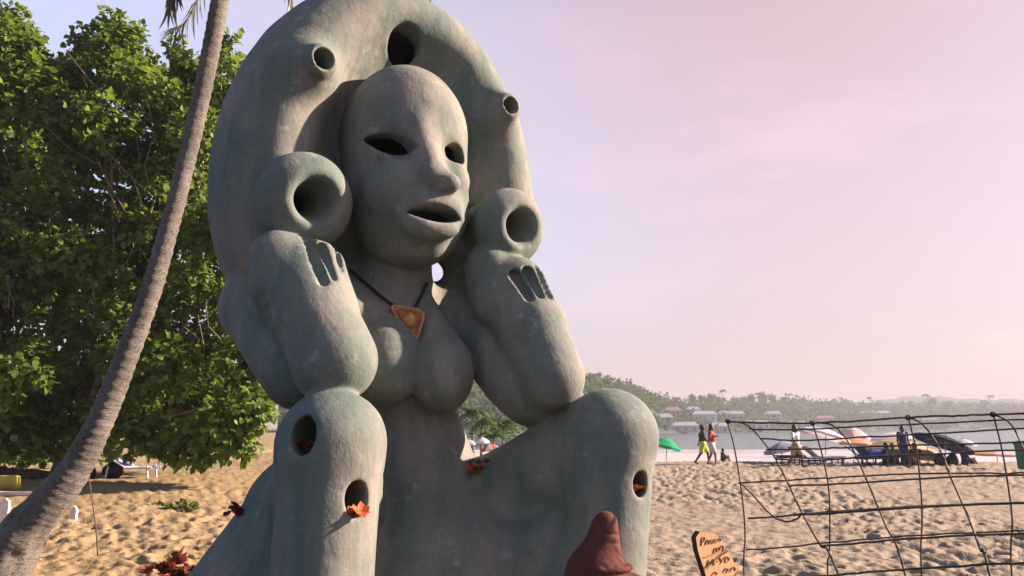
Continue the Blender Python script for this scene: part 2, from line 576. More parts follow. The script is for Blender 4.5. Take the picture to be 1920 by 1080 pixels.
# head
YH = math.radians(29)
fF = np.array((math.sin(YH), -math.cos(YH), 0.0)); fL = np.array((math.cos(YH), math.sin(YH), 0.0))
fA = np.stack([fL, sU, fF])
H0 = P(757, 268, 6.34)
HD = Field(FH.lo, FH.lo + (FH.n - 1) * FH.h, FH.h)
def head_frame(a, u, f):
    return H0 + fL * a + sU * u + fF * f
HD.union(ell(H0, (0.545, 0.66, 0.60), fA), 0, HEAD)
HD.union(ell(P(769, 392, 6.24), (0.485, 0.51, 0.50), fA), 0.28, HEAD)
def on_head(px, py):
    p = HD.hit(px, py)
    return p, HD.grad(p)[0]
# brow, sockets
for (px, py, w) in ((732, 278, 0.20), (852, 290, 0.15)):
    p, n = on_head(px, py)
    HD.cut(ell(p + n * 0.06, (w, 0.12, 0.115), fA), 0.10)
# nose
a, _ = on_head(792, 232); b, nb = on_head(808, 336)
HD.union(rcone(a - fF * 0.07, b + fF * 0.05, 0.075, 0.105), 0.12, HEAD)
HD.union(ell(b + fF * 0.075 - sU * 0.015, (0.135, 0.082, 0.098), fA), 0.07, HEAD)
for px, py in ((773, 345), (842, 343)):
    p, n = on_head(px, py)
    HD.union(ell(p - fF * 0.01 , (0.088, 0.070, 0.095), fA), 0.05, HEAD)
# cheeks
p, n = on_head(864, 334); HD.union(ell(p - n * 0.055, (0.11, 0.13, 0.10), fA), 0.09, HEAD)
p, n = on_head(725, 350); HD.union(ell(p - n * 0.09, (0.21, 0.17, 0.17), fA), 0.14, HEAD)
# lower lids
p, n = on_head(736, 302); HD.union(ell(p - n * 0.015, (0.15, 0.03, 0.035), np.stack([fL * 0.93 - sU * 0.36, fL * 0.36 + sU * 0.93, fF])), 0.07, HEAD)
# mouth: muzzle and lips
mC, mN = on_head(810, 400)
HD.union(ell(mC - fF * 0.05, (0.26, 0.21, 0.11), fA), 0.14, HEAD)
mC, mN = on_head(812, 400)
HD.union(ell(mC + sU * 0.080 - fF * 0.035, (0.245, 0.100, 0.108), fA), 0.05, HEAD)
HD.union(ell(mC - sU * 0.095 - fF * 0.030, (0.238, 0.104, 0.108), fA), 0.05, HEAD)
HD.union(ell(mC - fF * 0.06, (0.285, 0.055, 0.085), fA), 0.06, HEAD)
# chin
p, n = on_head(800, 470); HD.union(ell(p - n * 0.07, (0.17, 0.12, 0.12), fA), 0.10, HEAD)
# hollow skull with eye and mouth openings
HD.cut(ell(H0 + np.array((0, 0, -0.06)), (0.43, 0.56, 0.46), fA), 0.0)
HD.cut(ell(P(776, 392, 6.22), (0.33, 0.34, 0.36), fA), 0.0)
def almond(px, py, hl, hh, tilt, depth=0.32, dirv=None):
    p, n = on_head(px, py)
    d = fF if dirv is None else dirv
    lx = np.cross(sU, d) * -1
    lx = lx / np.linalg.norm(lx)
    if lx @ fL < 0: lx = -lx
    ux = np.cross(d, lx); ux = ux if ux[2] > 0 else -ux
    l2 = lx * math.cos(tilt) + ux * math.sin(tilt); u2 = ux * math.cos(tilt) - lx * math.sin(tilt)
    HD.cut(lens(p, hl, hh, depth, np.stack([l2, u2, d])), 0.015)
almond(730, 271, 0.178, 0.066, -0.34)
almond(853, 289, 0.108, 0.080, -0.25)
HD.cut(lens(mC + sU * -0.010 + fL * 0.01, 0.232, 0.070, 0.38, np.stack([fL, sU, fF])), 0.018)
# put the head in front of the hood
t = np.clip(0.03 - np.abs(FH.D - HD.D), 0, None) / 0.03
FH.L[HD.D < FH.D] = HEAD
FH.D = np.minimum(FH.D, HD.D) - t * t * 0.03 * 0.25
# the skull cavity must stay hollow where the hood and neck reach into it
FH.cut(ell(H0 + np.array((0, 0, -0.06)), (0.42, 0.54, 0.44), fA), 0.0)
FH.cut(ell(H0 - fF * 0.16 + np.array((0, 0, -0.05)), (0.38, 0.52, 0.50), fA), 0.0)
del HD, t
# ear ornaments: thick discs with a funnel
for (px, py, Y, r, th, lab) in ((571, 378, 5.60, 0.368, 0.27, EAR_A), (953, 426, 6.40, 0.332, 0.24, EAR_B)):
    c = P(px, py, Y)
    d = hF - sU * 0.16; d /= np.linalg.norm(d)
    eA = np.stack([hL, np.cross(d, hL) * (1 if np.cross(d, hL)[2] > 0 else -1), d])
    FH.union(ell(c, (r, r, th), eA), 0.04, lab)
    FH.union(rcone(c - d * 0.08, c - d * 0.50, r * 0.80, r * 0.7), 0.06, lab)
    FH.cut(rcone(c + d * 0.30, c - d * 0.10, r * 0.50, r * 0.26), 0.09)
    FH.cut(rcone(c, c - d * 0.75, r * 0.24, r * 0.22), 0.02)
    FH.cut(ell(c - d * 0.56, (0.24, 0.26, 0.30), eA), 0.03)
# fingers below the ornaments: grooves between them
for (a, b, Y, r) in (((574, 446), (607, 526), 5.2, 13), ((602, 458), (626, 520), 5.2, 8.5), ((626, 462), (642, 506), 5.25, 7.5),
                     ((966, 514), (992, 556), 6.05, 12), ((990, 508), (1014, 552), 6.05, 11), ((1014, 504), (1032, 552), 6.10, 13)):
    pa, pb = FH.hit(*a), FH.hit(*b)
    if pa is None or pb is None: continue
    out = np.array((0.25, -0.97, 0))
    R = r * Y / FPX
    FH.cut(rcone(pa - out * 0.01, pb + out * 0.012, R * 1.05, R * 0.85), 0.005)
    FH.cut(rcone(pa - out * 0.055, pb - out * 0.020, R * 0.95, R * 0.7), 0.005)
# knobs on the hood
for (px, py, Y, r, lab) in ((582, 129, 6.20, 0.155, KNOB_A), (930, 211, 6.85, 0.140, KNOB_B)):
    c = FH.hit(px, py)
    d = sF * 0.93 + np.array((0.20, 0, 0)); d /= np.linalg.norm(d)
    FH.union(rcone(c - d * 0.15, c + d * 0.15, r * 1.55, r * 0.84), 0.20, lab)
    FH.cut(rcone(c + d * 0.30, c - d * 0.28, r * 0.52, r * 0.50), 0.03)
# round hole at the crown of the hood
c = FH.hit(757, 82)
d = sF * 0.9 + np.array((0.0, 0, -0.1)); d /= np.linalg.norm(d)
FH.cut(rcone(c + d * 0.4, c - d * 0.55, 0.152, 0.152), 0.03)
FH.cut(ell(c - d * 0.50, (0.62, 0.25, 0.36), hA), 0.03)
# gap below the jaw through which the sky shows
FH.cut(rcone(P(812, 506, 6.75), P(812, 506, 8.0), 0.078, 0.085), 0.02)
FH.cut(rcone(P(816, 512, 6.75), P(816, 512, 8.0), 0.078, 0.085), 0.02)
# sunken ridge either side of the face
# holes for flowers in the legs
HOLES = {}
for key, (px, py), r, dpt in (('knee', (566, 816), 0.100, 0.40), ('shin', (669, 936), 0.095, 0.32), ('far', (1201, 908), 0.085, 0.28), ('hip', (430, 966), 0.09, 0.25)):
    c = FH.hit(px, py)
    if c is None:
        print('MISS', key); continue
    n = FH.grad(c)[0]
    v = c - np.array((0, 0, EYE)); v /= np.linalg.norm(v)
    d = n * 0.8 - v * 0.5; d /= np.linalg.norm(d)
    A = np.stack([np.cross(sU, d) / np.linalg.norm(np.cross(sU, d)), sU - d * d[2], d]); A[1] /= np.linalg.norm(A[1])
    FH.cut(ell(c - d * 0.12, (r * 0.85, r * 1.22, dpt), A), 0.025)
    HOLES[key] = (c, d)
# hand-worked unevenness
def lumps(F, amp):
    g = 14
    for sc, a in ((0.33, amp), (0.13, amp * 0.35)):
        cn = np.ceil(F.n * F.h / sc).astype(int) + 2
        R = nrng.standard_normal(cn).astype(np.float32)
        ax = []
        for k in range(3):
            t = np.arange(F.n[k]) * F.h / sc
            i = t.astype(int); f = (t - i); f = f * f * (3 - 2 * f)
            ax.append((i, f.astype(np.float32)))
        R = R[ax[0][0]] * (1 - ax[0][1])[:, None, None] + R[ax[0][0] + 1] * ax[0][1][:, None, None]
        R = R[:, ax[1][0]] * (1 - ax[1][1])[None, :, None] + R[:, ax[1][0] + 1] * ax[1][1][None, :, None]
        R = R[:, :, ax[2][0]] * (1 - ax[2][1])[None, None, :] + R[:, :, ax[2][0] + 1] * ax[2][1][None, None, :]
        F.D += R * a
lumps(FH, 0.0045)
sV, sN, sQ, slab = FH.extract()
st = empty('statue', (-0.9, 6.4, 0.0), 'huge grey green clay statue of a seated figure with arched head-dress, elbows on knees', 'statue')
STO = Vector(st.location)
pm = part_meshes(sV - np.array(STO), sN, sQ, slab)
SPART = {}
for l, name, par in ((BODY, 'torso', None), (HEAD, 'head', None), (HOOD, 'headdress', None), (EAR_A, 'ear_ornament', None), (EAR_B, 'ear_ornament', None),
                     (ARM_A, 'arm', None), (ARM_B, 'arm', None), (LEG_A, 'leg', None), (LEG_B, 'leg', None), (KNOB_A, 'knob', HOOD), (KNOB_B, 'knob', HOOD)):
    SPART[l] = link(name, pm[l], M_CLAY, SPART[par] if par else st)
# ------------------------------------------------------------------ the beach, the sea and the far shore
SEA = -1.5
def sstep(x, a, b):
    t = np.clip((x - a) / (b - a), 0, 1)
    return t * t * (3 - 2 * t)
def crest(x):
    return 37.0 + 0.8 * np.sin(x * 0.23) + 0.5 * np.sin(x * 0.61 + 1.0)
def land_z(x, y):
    z = 0.42 * sstep(-x, 2.5, 8.0) * sstep(y, 10.0, 19.0)
    z = z + 0.05 * (vnoise(x * 0.35 + 3, y * 0.22, 3) - 0.5)
    slope = sstep(y - crest(x), 0.0, 13.0) * 2.4 + sstep(y - crest(x), 10.0, 60.0) * 3.0
    east = sstep(x, -16.0, -8.0)                      # the bay lies ahead and to the right; land goes on to the left
    return z - slope * east
def bowls(x, y, cell, rad, seed):
    """trampled sand: overlapping shallow footprints"""
    h = np.zeros_like(x)
    gx, gy = np.floor(x / cell), np.floor(y / cell)
    best = np.full_like(x, 9.0)
    for i in (-1, 0, 1):
        for j in (-1, 0, 1):
            cx, cy = gx + i, gy + j
            r1 = vnoise(cx + 0.0, cy + 0.0, seed); r2 = vnoise(cx + 0.0, cy + 0.0, seed + 5); r3 = vnoise(cx, cy, seed + 9)
            dx, dy = x - (cx + r1) * cell, y - (cy + r2) * cell
            a = r3 * 3.14
            u, v = dx * np.cos(a) + dy * np.sin(a), -dx * np.sin(a) + dy * np.cos(a)
            best = np.minimum(best, np.sqrt((u / 1.0) ** 2 + (v / 1.7) ** 2))
    return sstep(best, 0.0, rad)
def sand_detail(x, y):
    h = 0.090 * bowls(x, y, 0.31, 0.155, 21) + 0.055 * bowls(x + 7, y + 3, 0.17, 0.09, 31)
    h = h + 0.06 * (vnoise(x * 1.6, y * 1.6, 41) - 0.5) + 0.03 * (vnoise(x * 7, y * 7, 43) - 0.5)
    amp = 0.38 + 0.85 * sstep(vnoise(x * 0.3 + 9, y * 0.14, 51) * 0.6 + vnoise(x * 0.9, y * 0.4, 53) * 0.4, 0.2, 0.75)
    smooth_left = 1 - 0.55 * sstep(-x, 2.0, 6.0) * sstep(y, 11.0, 16.0)
    return (h - 0.06) * amp * smooth_left * 0.82
def sand_mat():
    m, nt, b = new_mat('beach_sand')
    c = ramp(nt, noise_node(nt, 0.5, 5), [(0.3, (0.225, 0.172, 0.096)), (0.7, (0.270, 0.212, 0.128))])
    tcx = nt.nodes.new('ShaderNodeTexCoord'); sx_ = nt.nodes.new('ShaderNodeSeparateXYZ'); nt.links.new(tcx.outputs['Object'], sx_.inputs[0])
    mx_ = nt.nodes.new('ShaderNodeMapRange'); nt.links.new(sx_.outputs[0], mx_.inputs[0])
    for k_, v_ in enumerate((-3.0, 1.5, 0.0, 1.0)):
        mx_.inputs[k_ + 1].default_value = v_
    pale = ramp(nt, noise_node(nt, 0.9, 6, 0.6), [(0.3, (0.200, 0.172, 0.130)), (0.5, (0.240, 0.205, 0.162)), (0.7, (0.255, 0.210, 0.180))])
    c = mixc(nt, mx_.outputs[0], c, pale)                  # coarser, paler shell sand towards the water
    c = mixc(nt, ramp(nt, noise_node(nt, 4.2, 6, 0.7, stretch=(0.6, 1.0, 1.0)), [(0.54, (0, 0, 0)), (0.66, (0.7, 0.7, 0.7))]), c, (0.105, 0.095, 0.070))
    c = mixc(nt, 0.5, c, ramp(nt, noise_node(nt, 14.0, 6, 0.7), [(0.25, (0.42, 0.40, 0.38)), (0.75, (0.62, 0.60, 0.58))]), 'OVERLAY')
    # bits of leaf litter and shell
    v = nt.nodes.new('ShaderNodeTexVoronoi'); v.inputs['Scale'].default_value = 5.0
    tc = nt.nodes.new('ShaderNodeTexCoord'); nt.links.new(tc.outputs['Object'], v.inputs['Vector'])
    c = mixc(nt, ramp(nt, v.outputs['Distance'], [(0.05, (0.6, 0.6, 0.6)), (0.10, (0, 0, 0))]), c, (0.12, 0.085, 0.05))
    nt.links.new(c, b.inputs['Base Color'])
    b.inputs['Roughness'].default_value = 0.95
    b.inputs['Specular IOR Level'].default_value = 0.1
    n1 = bump(nt, b, noise_node(nt, 7.0, 6, 0.65), 0.8, 0.05)
    bump(nt, b, noise_node(nt, 90.0, 4, 0.7), 0.5, 0.004, n1)
    return m
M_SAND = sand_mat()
M_DARK_GROUND = simple_mat('added_dark_ground', (0.040, 0.036, 0.022), 0.95, 0.5, 3.0, 0.01)  # dark ground added out of view to cut sand bounce on the statue
def build_ground():
    dense = np.arange(-0.66, 0.6601, 0.0019)
    az = np.concatenate([np.linspace(-math.pi, -0.66, 60)[:-1], dense, np.linspace(0.66, math.pi, 60)[1:-1]])
    inv = np.arange(1 / 7.5, 1 / 62.0, -0.00052)
    rr = np.concatenate([[0.0, 0.6, 1.5, 3.0, 4.5, 6.0], 1 / inv, [64, 70, 80, 95, 120, 170, 260, 420, 700, 1200, 2000, 2600]])
    A, R = np.meshgrid(az, rr)
    X, Y = R * np.sin(A), R * np.cos(A)
    Z = land_z(X, Y)
    front = (R > 7.0) & (R < 64) & (np.abs(A) < 0.75)
    Z = Z + np.where(front, sand_detail(X, Y) * sstep(R, 7.0, 9.0), 0)
    na, nr = len(az), len(rr)
    V = np.stack([X, Y, Z], -1).reshape(-1, 3)
    i, j = np.meshgrid(np.arange(nr - 1), np.arange(na), indexing='ij')
    jn = (j + 1) % na
    Q = np.stack([i * na + j, i * na + jn, (i + 1) * na + jn, (i + 1) * na + j], -1).reshape(-1, 4)[:, ::-1]
    ymid = V[Q].mean(1)[:, 1]
    for name, sel, mat in (('unseen_dark_ground', ymid < 8.45, M_DARK_GROUND), ('sand', ymid >= 8.45, M_SAND)):  # near ground made dark instead of sand, keeps the statue's shaded side dark
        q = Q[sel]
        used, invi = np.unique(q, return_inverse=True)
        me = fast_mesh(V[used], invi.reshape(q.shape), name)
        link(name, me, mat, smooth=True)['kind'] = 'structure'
build_ground()

def sea_mat():
    m, nt, b = new_mat('bay_water')
    tc = nt.nodes.new('ShaderNodeTexCoord')
    sp = nt.nodes.new('ShaderNodeSeparateXYZ'); nt.links.new(tc.outputs['Object'], sp.inputs[0])
    b.inputs['Roughness'].default_value = 0.16
    b.inputs['IOR'].default_value = 1.33
    # breakers and thin foam running up the beach
    mr = nt.nodes.new('ShaderNodeMapRange'); nt.links.new(sp.outputs[1], mr.inputs[0])
    for k, v in enumerate((100.0, 128.0, 0.52, 0.0)):
        mr.inputs[k + 1].default_value = v
    n = noise_node(nt, 0.35, 6, 0.6, stretch=(0.12, 0.5, 1.0))
    add = nt.nodes.new('ShaderNodeMath'); nt.links.new(n, add.inputs[0]); nt.links.new(mr.outputs[0], add.inputs[1])
    foam = ramp(nt, add.outputs[0], [(0.72, (0, 0, 0)), (0.98, (1, 1, 1))])
    c = mixc(nt, foam, (0.016, 0.075, 0.100), (0.37, 0.345, 0.36))
    nt.links.new(c, b.inputs['Base Color'])
    r = nt.nodes.new('ShaderNodeMix'); nt.links.new(foam, r.inputs[0]); r.inputs[2].default_value = 0.16; r.inputs[3].default_value = 0.9
    nt.links.new(r.outputs[0], b.inputs['Roughness'])
    bump(nt, b, noise_node(nt, 1.6, 4, 0.6, stretch=(0.4, 1.0, 1.0)), 0.15, 0.06)
    return m
xs = [-700, -60, -9, 60, 700, 2600]; ys = [40, 60, 90, 130, 250, 600, 1500, 2600]
link('sea', fast_mesh([(x, y, SEA) for y in ys for x in xs],
     [(j * 6 + i, j * 6 + i + 1, (j + 1) * 6 + i + 1, (j + 1) * 6 + i) for j in range(7) for i in range(5)]), sea_mat())['kind'] = 'structure'

# far shore: a low wooded headland that steps back to the right
def az_of(px):
    return math.atan((px - 960.0) / (FPX * 1.0) / 1.0 * 0.985)
PX_PROFILE = [500, 700, 880, 960, 1040, 1105, 1160, 1200, 1240, 1300, 1400, 1500, 1600, 1750, 1920, 2200, 2600]
ROW_PROFILE = [600, 600, 636, 664, 694, 716, 727, 738, 756, 760, 761, 760, 768, 772, 774, 776, 778]
SHORE = [170, 170, 190, 205, 225, 250, 285, 315, 360, 410, 480, 550, 640, 740, 840, 900, 950]
def headland(az):
    p = np.tan(az) * FPX / 0.985 + 960
    return np.interp(p, PX_PROFILE, ROW_PROFILE), np.interp(p, PX_PROFILE, SHORE)
M_HILL = simple_mat('scrubby_hillside', (0.025, 0.045, 0.028), 0.95, 0.5, 0.06)
def hill_point(az, t):
    """t = 0 at the water's edge, 1 on the crest"""
    row, r0 = headland(az)
    r = r0 * (1 + 0.32 * t)
    top = (800 - row) / FPX * r0 * 1.32 + EYE
    z = SEA - 0.6 + (top - SEA + 0.6) * (t ** 0.9) if np.isscalar(t) else SEA - 0.6 + (top - SEA + 0.6) * t ** 0.9
    return r * np.sin(az), r * np.cos(az), z
azs = np.linspace(az_of(520), az_of(2500), 160)
ts = np.concatenate([np.linspace(0, 1, 22), [1.3, 1.8]])
AZ, TT = np.meshgrid(azs, ts)
hx, hy, hz = hill_point(AZ, np.minimum(TT, 1))
k = 1 + 0.32 * np.maximum(TT - 1, 0)
hx, hy = hx * k, hy * k
hz = np.where(TT > 1, hz - (TT - 1) * 14, hz) + 1.2 * (vnoise(hx * 0.05, hy * 0.05, 61) - 0.5) * (TT > 0.05)
n = len(azs)
link('hill', fast_mesh(np.stack([hx, hy, hz], -1).reshape(-1, 3),
     [(j * n + i, j * n + i + 1, (j + 1) * n + i + 1, (j + 1) * n + i) for j in range(len(ts) - 1) for i in range(n - 1)]), M_HILL, smooth=True)['kind'] = 'structure'
# distant ridge, half lost in the haze
azs = np.linspace(az_of(1380), az_of(2500), 120)
prof = np.interp(np.tan(azs) * FPX / 0.985 + 960, [1380, 1560, 1640, 1700, 1760, 1830, 1920, 2100, 2500], [800, 770, 742, 732, 733, 740, 742, 746, 760])
v, f = [], []
for i, (a, p) in enumerate(zip(azs, prof)):
    zt = (800 - p) / FPX * 1500 * 0.72 + EYE + 1.2 * math.sin(i * 0.9) + 0.8 * math.sin(i * 2.3)
    v += [(1250 * math.sin(a), 1250 * math.cos(a), SEA - 1), (1500 * math.sin(a), 1500 * math.cos(a), zt), (1900 * math.sin(a), 1900 * math.cos(a), SEA - 1)]
    if i:
        b = 3 * i
        f += [(b - 3, b, b + 1, b - 2), (b - 2, b + 1, b + 2, b - 1)]
link('distant_ridge', mesh_from(v, f), M_HILL, smooth=True)['kind'] = 'structure'

# ---- foliage
def leaf_mat(name, lo, hi, trans=0.35, rough=0.48, spec=0.35):
    m, nt, b = new_mat(name)
    oi = nt.nodes.new('ShaderNodeNewGeometry')
    c = ramp(nt, oi.outputs['Random Per Island'], [(0.0, lo), (0.85, hi), (1.0, tuple(min(1, x * 1.5) for x in hi))])
    nt.links.new(c, b.inputs['Base Color'])
    b.inputs['Roughness'].default_value = rough
    b.inputs['Specular IOR Level'].default_value = spec
    t = nt.nodes.new('ShaderNodeBsdfTranslucent')
    nt.links.new(mixc(nt, 0.5, c, (0.20, 0.26, 0.02)), t.inputs[0])
    mx = nt.nodes.new('ShaderNodeMixShader'); mx.inputs[0].default_value = trans
    nt.links.new(b.outputs[0], mx.inputs[1]); nt.links.new(t.outputs[0], mx.inputs[2])
    nt.links.new(mx.outputs[0], nt.nodes['Material Output'].inputs[0])
    return m
def unit(v):
    return v / np.maximum(np.linalg.norm(v, axis=-1, keepdims=True), 1e-6)
LEAF = np.array([(0, 0, 0), (0.30, -0.42, 0.05), (0.62, -0.34, 0.02), (1.0, 0, -0.10), (0.62, 0.34, 0.02), (0.30, 0.42, 0.05), (0.45, 0, -0.06)])
LEAF_F = np.array([(0, 1, 6), (1, 2, 6), (2, 3, 6), (3, 4, 6), (4, 5, 6), (5, 0, 6)])
def leaves_mesh(pos, axis, up, size, base=LEAF, faces=LEAF_F):
    """many folded leaves: pos, direction, upper side, length"""
    x = unit(axis); y = unit(np.cross(up, x)); z = np.cross(x, y)
    s = size[:, None, None]
    V = pos[:, None] + s * (base[None, :, :1] * x[:, None] + base[None, :, 1:2] * y[:, None] + base[None, :, 2:] * z[:, None])
    Q = faces[None] + (np.arange(len(pos)) * len(base))[:, None, None]
    return V.reshape(-1, 3), Q.reshape(-1, 3)
def clump_leaves(c, rad, n, size, twig=7, flat=0.8, droop=0.35):
    """leaves in rosettes on twig ends through an ellipsoidal clump"""
    nt_ = max(1, n // twig)
    d = unit(nrng.standard_normal((nt_, 3)))
    r = nrng.random(nt_) ** 0.45
    tips = c + d * r[:, None] * np.array((rad, rad, rad * flat))
    tip = np.repeat(tips, twig, 0); dd = np.repeat(d, twig, 0)
    ax = unit(dd * 0.7 + nrng.standard_normal(dd.shape) * 0.75 + np.array((0, 0, -droop)))
    up = unit(np.array((0, 0, 1.0)) + dd * 0.5 + nrng.standard_normal(dd.shape) * 0.45)
    pos = tip + ax * size * 0.25 + nrng.standard_normal(tip.shape) * size * 0.30
    return pos, ax, up, size * (0.45 + 0.95 * nrng.random(len(pos)))
QUAD = np.array([(0, 0, 0), (0.5, -0.38, 0.06), (1, 0, -0.05), (0.5, 0.38, 0.06)])
QUAD_F = np.array([(0, 1, 2), (0, 2, 3)])
M_FAR = leaf_mat('far_foliage', (0.014, 0.048, 0.022), (0.042, 0.095, 0.036), 0.25, 0.9, 0.05)
M_BARK = simple_mat('grey_brown_bark', (0.13, 0.105, 0.08), 0.9, 0.4, 3.0, 0.02)
def far_tree_mesh(kind, seed):
    parts = []
    r = random.Random(seed)
    if kind == 'round':
        for q in range(9):
            a = r.uniform(0, 6.3); rr = r.uniform(0, 1.5)
            c = np.array((rr * math.cos(a), rr * math.sin(a), r.uniform(2.4, 5.0)))
            parts.append(clump_leaves(c, r.uniform(1.0, 1.7), 70, 0.75, 5, 0.75))
    else:
        for q in range(16):
            a = q * 2.4
            lift, fall, ln_ = r.uniform(0.2, 2.6), r.uniform(1.6, 3.4), r.uniform(1.5, 2.3)
            for s in np.linspace(0.15, 1, 9):
                p = np.array((math.cos(a) * s * ln_, math.sin(a) * s * ln_, 6.5 + lift * s - fall * s * s))
                ax = np.array((-math.sin(a), math.cos(a), -0.7))
                for sg in (1, -1):
                    parts.append((p[None], (ax * np.array((sg, sg, 1)))[None], np.array([[0, 0, 1.0]]), np.array([0.62 * (1.15 - 0.6 * s)])))
    P4 = [np.concatenate([p[i] for p in parts]) for i in range(4)]
    V, Q = leaves_mesh(*P4, base=QUAD, faces=QUAD_F)
    tb = MB().tube([(0, 0, -0.5), (0.15, 0.05, 2.5), (0.1, 0, 6.6 if kind != 'round' else 5.4)], [0.22, 0.17, 0.12], 6)
    nv = len(V)
    tv = np.array(tb.v); tq = []
    for f_ in tb.f:
        for k_ in range(1, len(f_) - 1):
            tq.append((f_[0], f_[k_], f_[k_ + 1]))
    me = fast_mesh(np.concatenate([V, tv]), np.concatenate([Q, np.array(tq) + nv]), 'far_tree')
    me.materials.append(M_FAR); me.materials.append(M_BARK)
    mi = np.zeros(len(me.polygons), np.int32); mi[len(Q):] = 1
    me.polygons.foreach_set('material_index', mi)
    return me
ROUND = [far_tree_mesh('round', i) for i in range(5)]
PALMS = [far_tree_mesh('palm', 20 + i) for i in range(2)]
# the wood that covers the headland: one mass
parts = []
for q in range(2100):
    a = az_of(rng.uniform(540, 2150)); t = rng.random() ** 0.8
    x, y, z = hill_point(a, t)
    s = 0.9 + math.hypot(x, y) / 420
    parts.append(clump_leaves(np.array((x, y, z + 0.8 * s)), 1.9 * s, 30, 1.0 * s, 5, 0.7))
P4 = [np.concatenate([p[i] for p in parts]) for i in range(4)]
V, Q = leaves_mesh(*P4, base=QUAD, faces=QUAD_F)
link('hillside_wood', fast_mesh(V, Q), M_FAR)['kind'] = 'stuff'
def plant_tree(me, x, y, z, s, name, label, group):
    o = link(name, me)
    o.location = (x, y, z); o.scale = (s, s, s * rng.uniform(0.9, 1.15)); o.rotation_euler = (0, 0, rng.uniform(0, 6.3))
    return tag(o, label, 'palm' if 'palm' in name else 'tree', group)
def crest_tree(px, row, palm=False):
    a = az_of(px)
    x, y, z = hill_point(a, 0.93)
    ztop = (800 - row) / FPX * math.hypot(x, y) + EYE
    s = max(0.7, (ztop - z) / 7.0)
    if palm:
        plant_tree(PALMS[rng.randrange(2)], x, y, z, s, 'palm_tree', 'distant palm standing out on the wooded headland skyline', 'palms on the headland skyline')
    else:
        plant_tree(ROUND[rng.randrange(5)], x, y, z, s, 'hillside_tree', 'round hazy tree on the wooded headland skyline', 'trees on the headland skyline')
for px, row in ((1112, 706), (1135, 712), (1160, 716), (1185, 724), (1208, 732), (1228, 745), (1252, 746), (1270, 748), (1300, 740), (1318, 739), (1335, 741), (1352, 744),
                (1375, 750), (1395, 746), (1412, 741), (1432, 738), (1450, 741), (1472, 746), (1490, 748), (1510, 752), (1535, 756), (1560, 755), (1590, 752), (1620, 757),
                (1650, 758), (1680, 762), (1712, 756), (1755, 752), (1782, 754), (1820, 758), (1850, 757), (1880, 762), (1905, 764)):
    crest_tree(px, row)
for px, row in ((1357, 733), (1425, 735), (1484, 737), (1634, 747), (1742, 742), (1862, 748), (1580, 747)):
    crest_tree(px, row + 5, True)
# houses along the far waterfront
M_HOUSE = [simple_mat('house_wall_' + n_, c_, 0.8, 0.08, 0.5) for n_, c_ in (('white', (0.55, 0.54, 0.55)), ('grey', (0.38, 0.40, 0.43)), ('rose', (0.50, 0.42, 0.40)))]
M_ROOF = [simple_mat('house_roof_' + n_, c_, 0.85, 0.15, 0.8) for n_, c_ in (('grey', (0.30, 0.31, 0.34)), ('rust', (0.28, 0.17, 0.13)))]
M_PANE = simple_mat('dark_window_glass', (0.03, 0.04, 0.05), 0.2, 0.1)
for k, (px, t, w, h_, d_, wm, rm, lab) in enumerate((
        (1244, 0.16, 9, 5.0, 7, 0, 0, 'small white house beside the green umbrella, far across the bay'),
        (1278, 0.06, 16, 3.2, 8, 1, 0, 'long low grey house on the far waterfront left of the walkers'),
        (1322, 0.20, 13, 6.5, 9, 0, 0, 'tall white house with grey roof above the two walkers'),
        (1345, 0.04, 12, 3.4, 8, 2, 0, 'rose coloured house on the far shore right behind the walkers'),
        (1372, 0.36, 16, 4.0, 9, 1, 0, 'grey roofed house among trees above the corner of the wire cage'),
        (1412, 0.10, 20, 3.5, 9, 0, 1, 'wide white house with rust roof behind the wire cage'),
        (1262, 0.42, 9, 4.2, 7, 2, 1, 'rose house with rust roof high among the trees above the green parasol'),
        (1301, 0.48, 8, 4.4, 7, 0, 0, 'small white house high among the trees above the walkers'),
        (1450, 0.30, 11, 5.2, 8, 0, 0, 'white house among trees above the grey and white parasol'),
        (1492, 0.08, 14, 3.6, 8, 2, 0, 'rose house on the far shore above the walker in white top'),
        (1548, 0.22, 13, 4.4, 9, 1, 1, 'grey house with rust roof above the white tilted parasol'),
        (1738, 0.20, 18, 4.6, 10, 0, 1, 'white house with rust roof above the navy parasol'),
        (1640, 0.45, 26, 5.0, 12, 0, 0, 'pale wide house half lost in the haze to the right'))):
    x, y, z = hill_point(az_of(px), t)
    hs = empty('house', (x, y, z - 0.4), lab, 'house', 'houses on the far shore', -math.atan2(x, y))
    MB().box((0, 0, h_ / 2), (w, d_, h_)).build('wall', M_HOUSE[wm], hs)
    rf = MB().add([(-w / 2 - .5, -d_ / 2 - .6, h_), (w / 2 + .5, -d_ / 2 - .6, h_), (w / 2 + .5, d_ / 2 + .6, h_), (-w / 2 - .5, d_ / 2 + .6, h_), (-w / 2 + 1.5, 0, h_ + 1.9), (w / 2 - 1.5, 0, h_ + 1.9)],
                  [(0, 1, 5, 4), (1, 2, 5), (2, 3, 4, 5), (3, 0, 4), (3, 2, 1, 0)])
    rf.build('roof', M_ROOF[rm], hs)
    wins = MB().box((0, 0, 0), (1.3, 0.12, 1.4)).mesh('window'); wins.materials.append(M_PANE)
    nw = max(2, int(w / 3.5))
    for fl in range(1 if h_ < 4.5 else 2):
        for i in range(nw):
            o = link('window', wins, None, hs)
            o.location = (-w / 2 + (i + 0.5) * w / nw, -d_ / 2 - 0.03, 1.6 + 2.6 * fl)
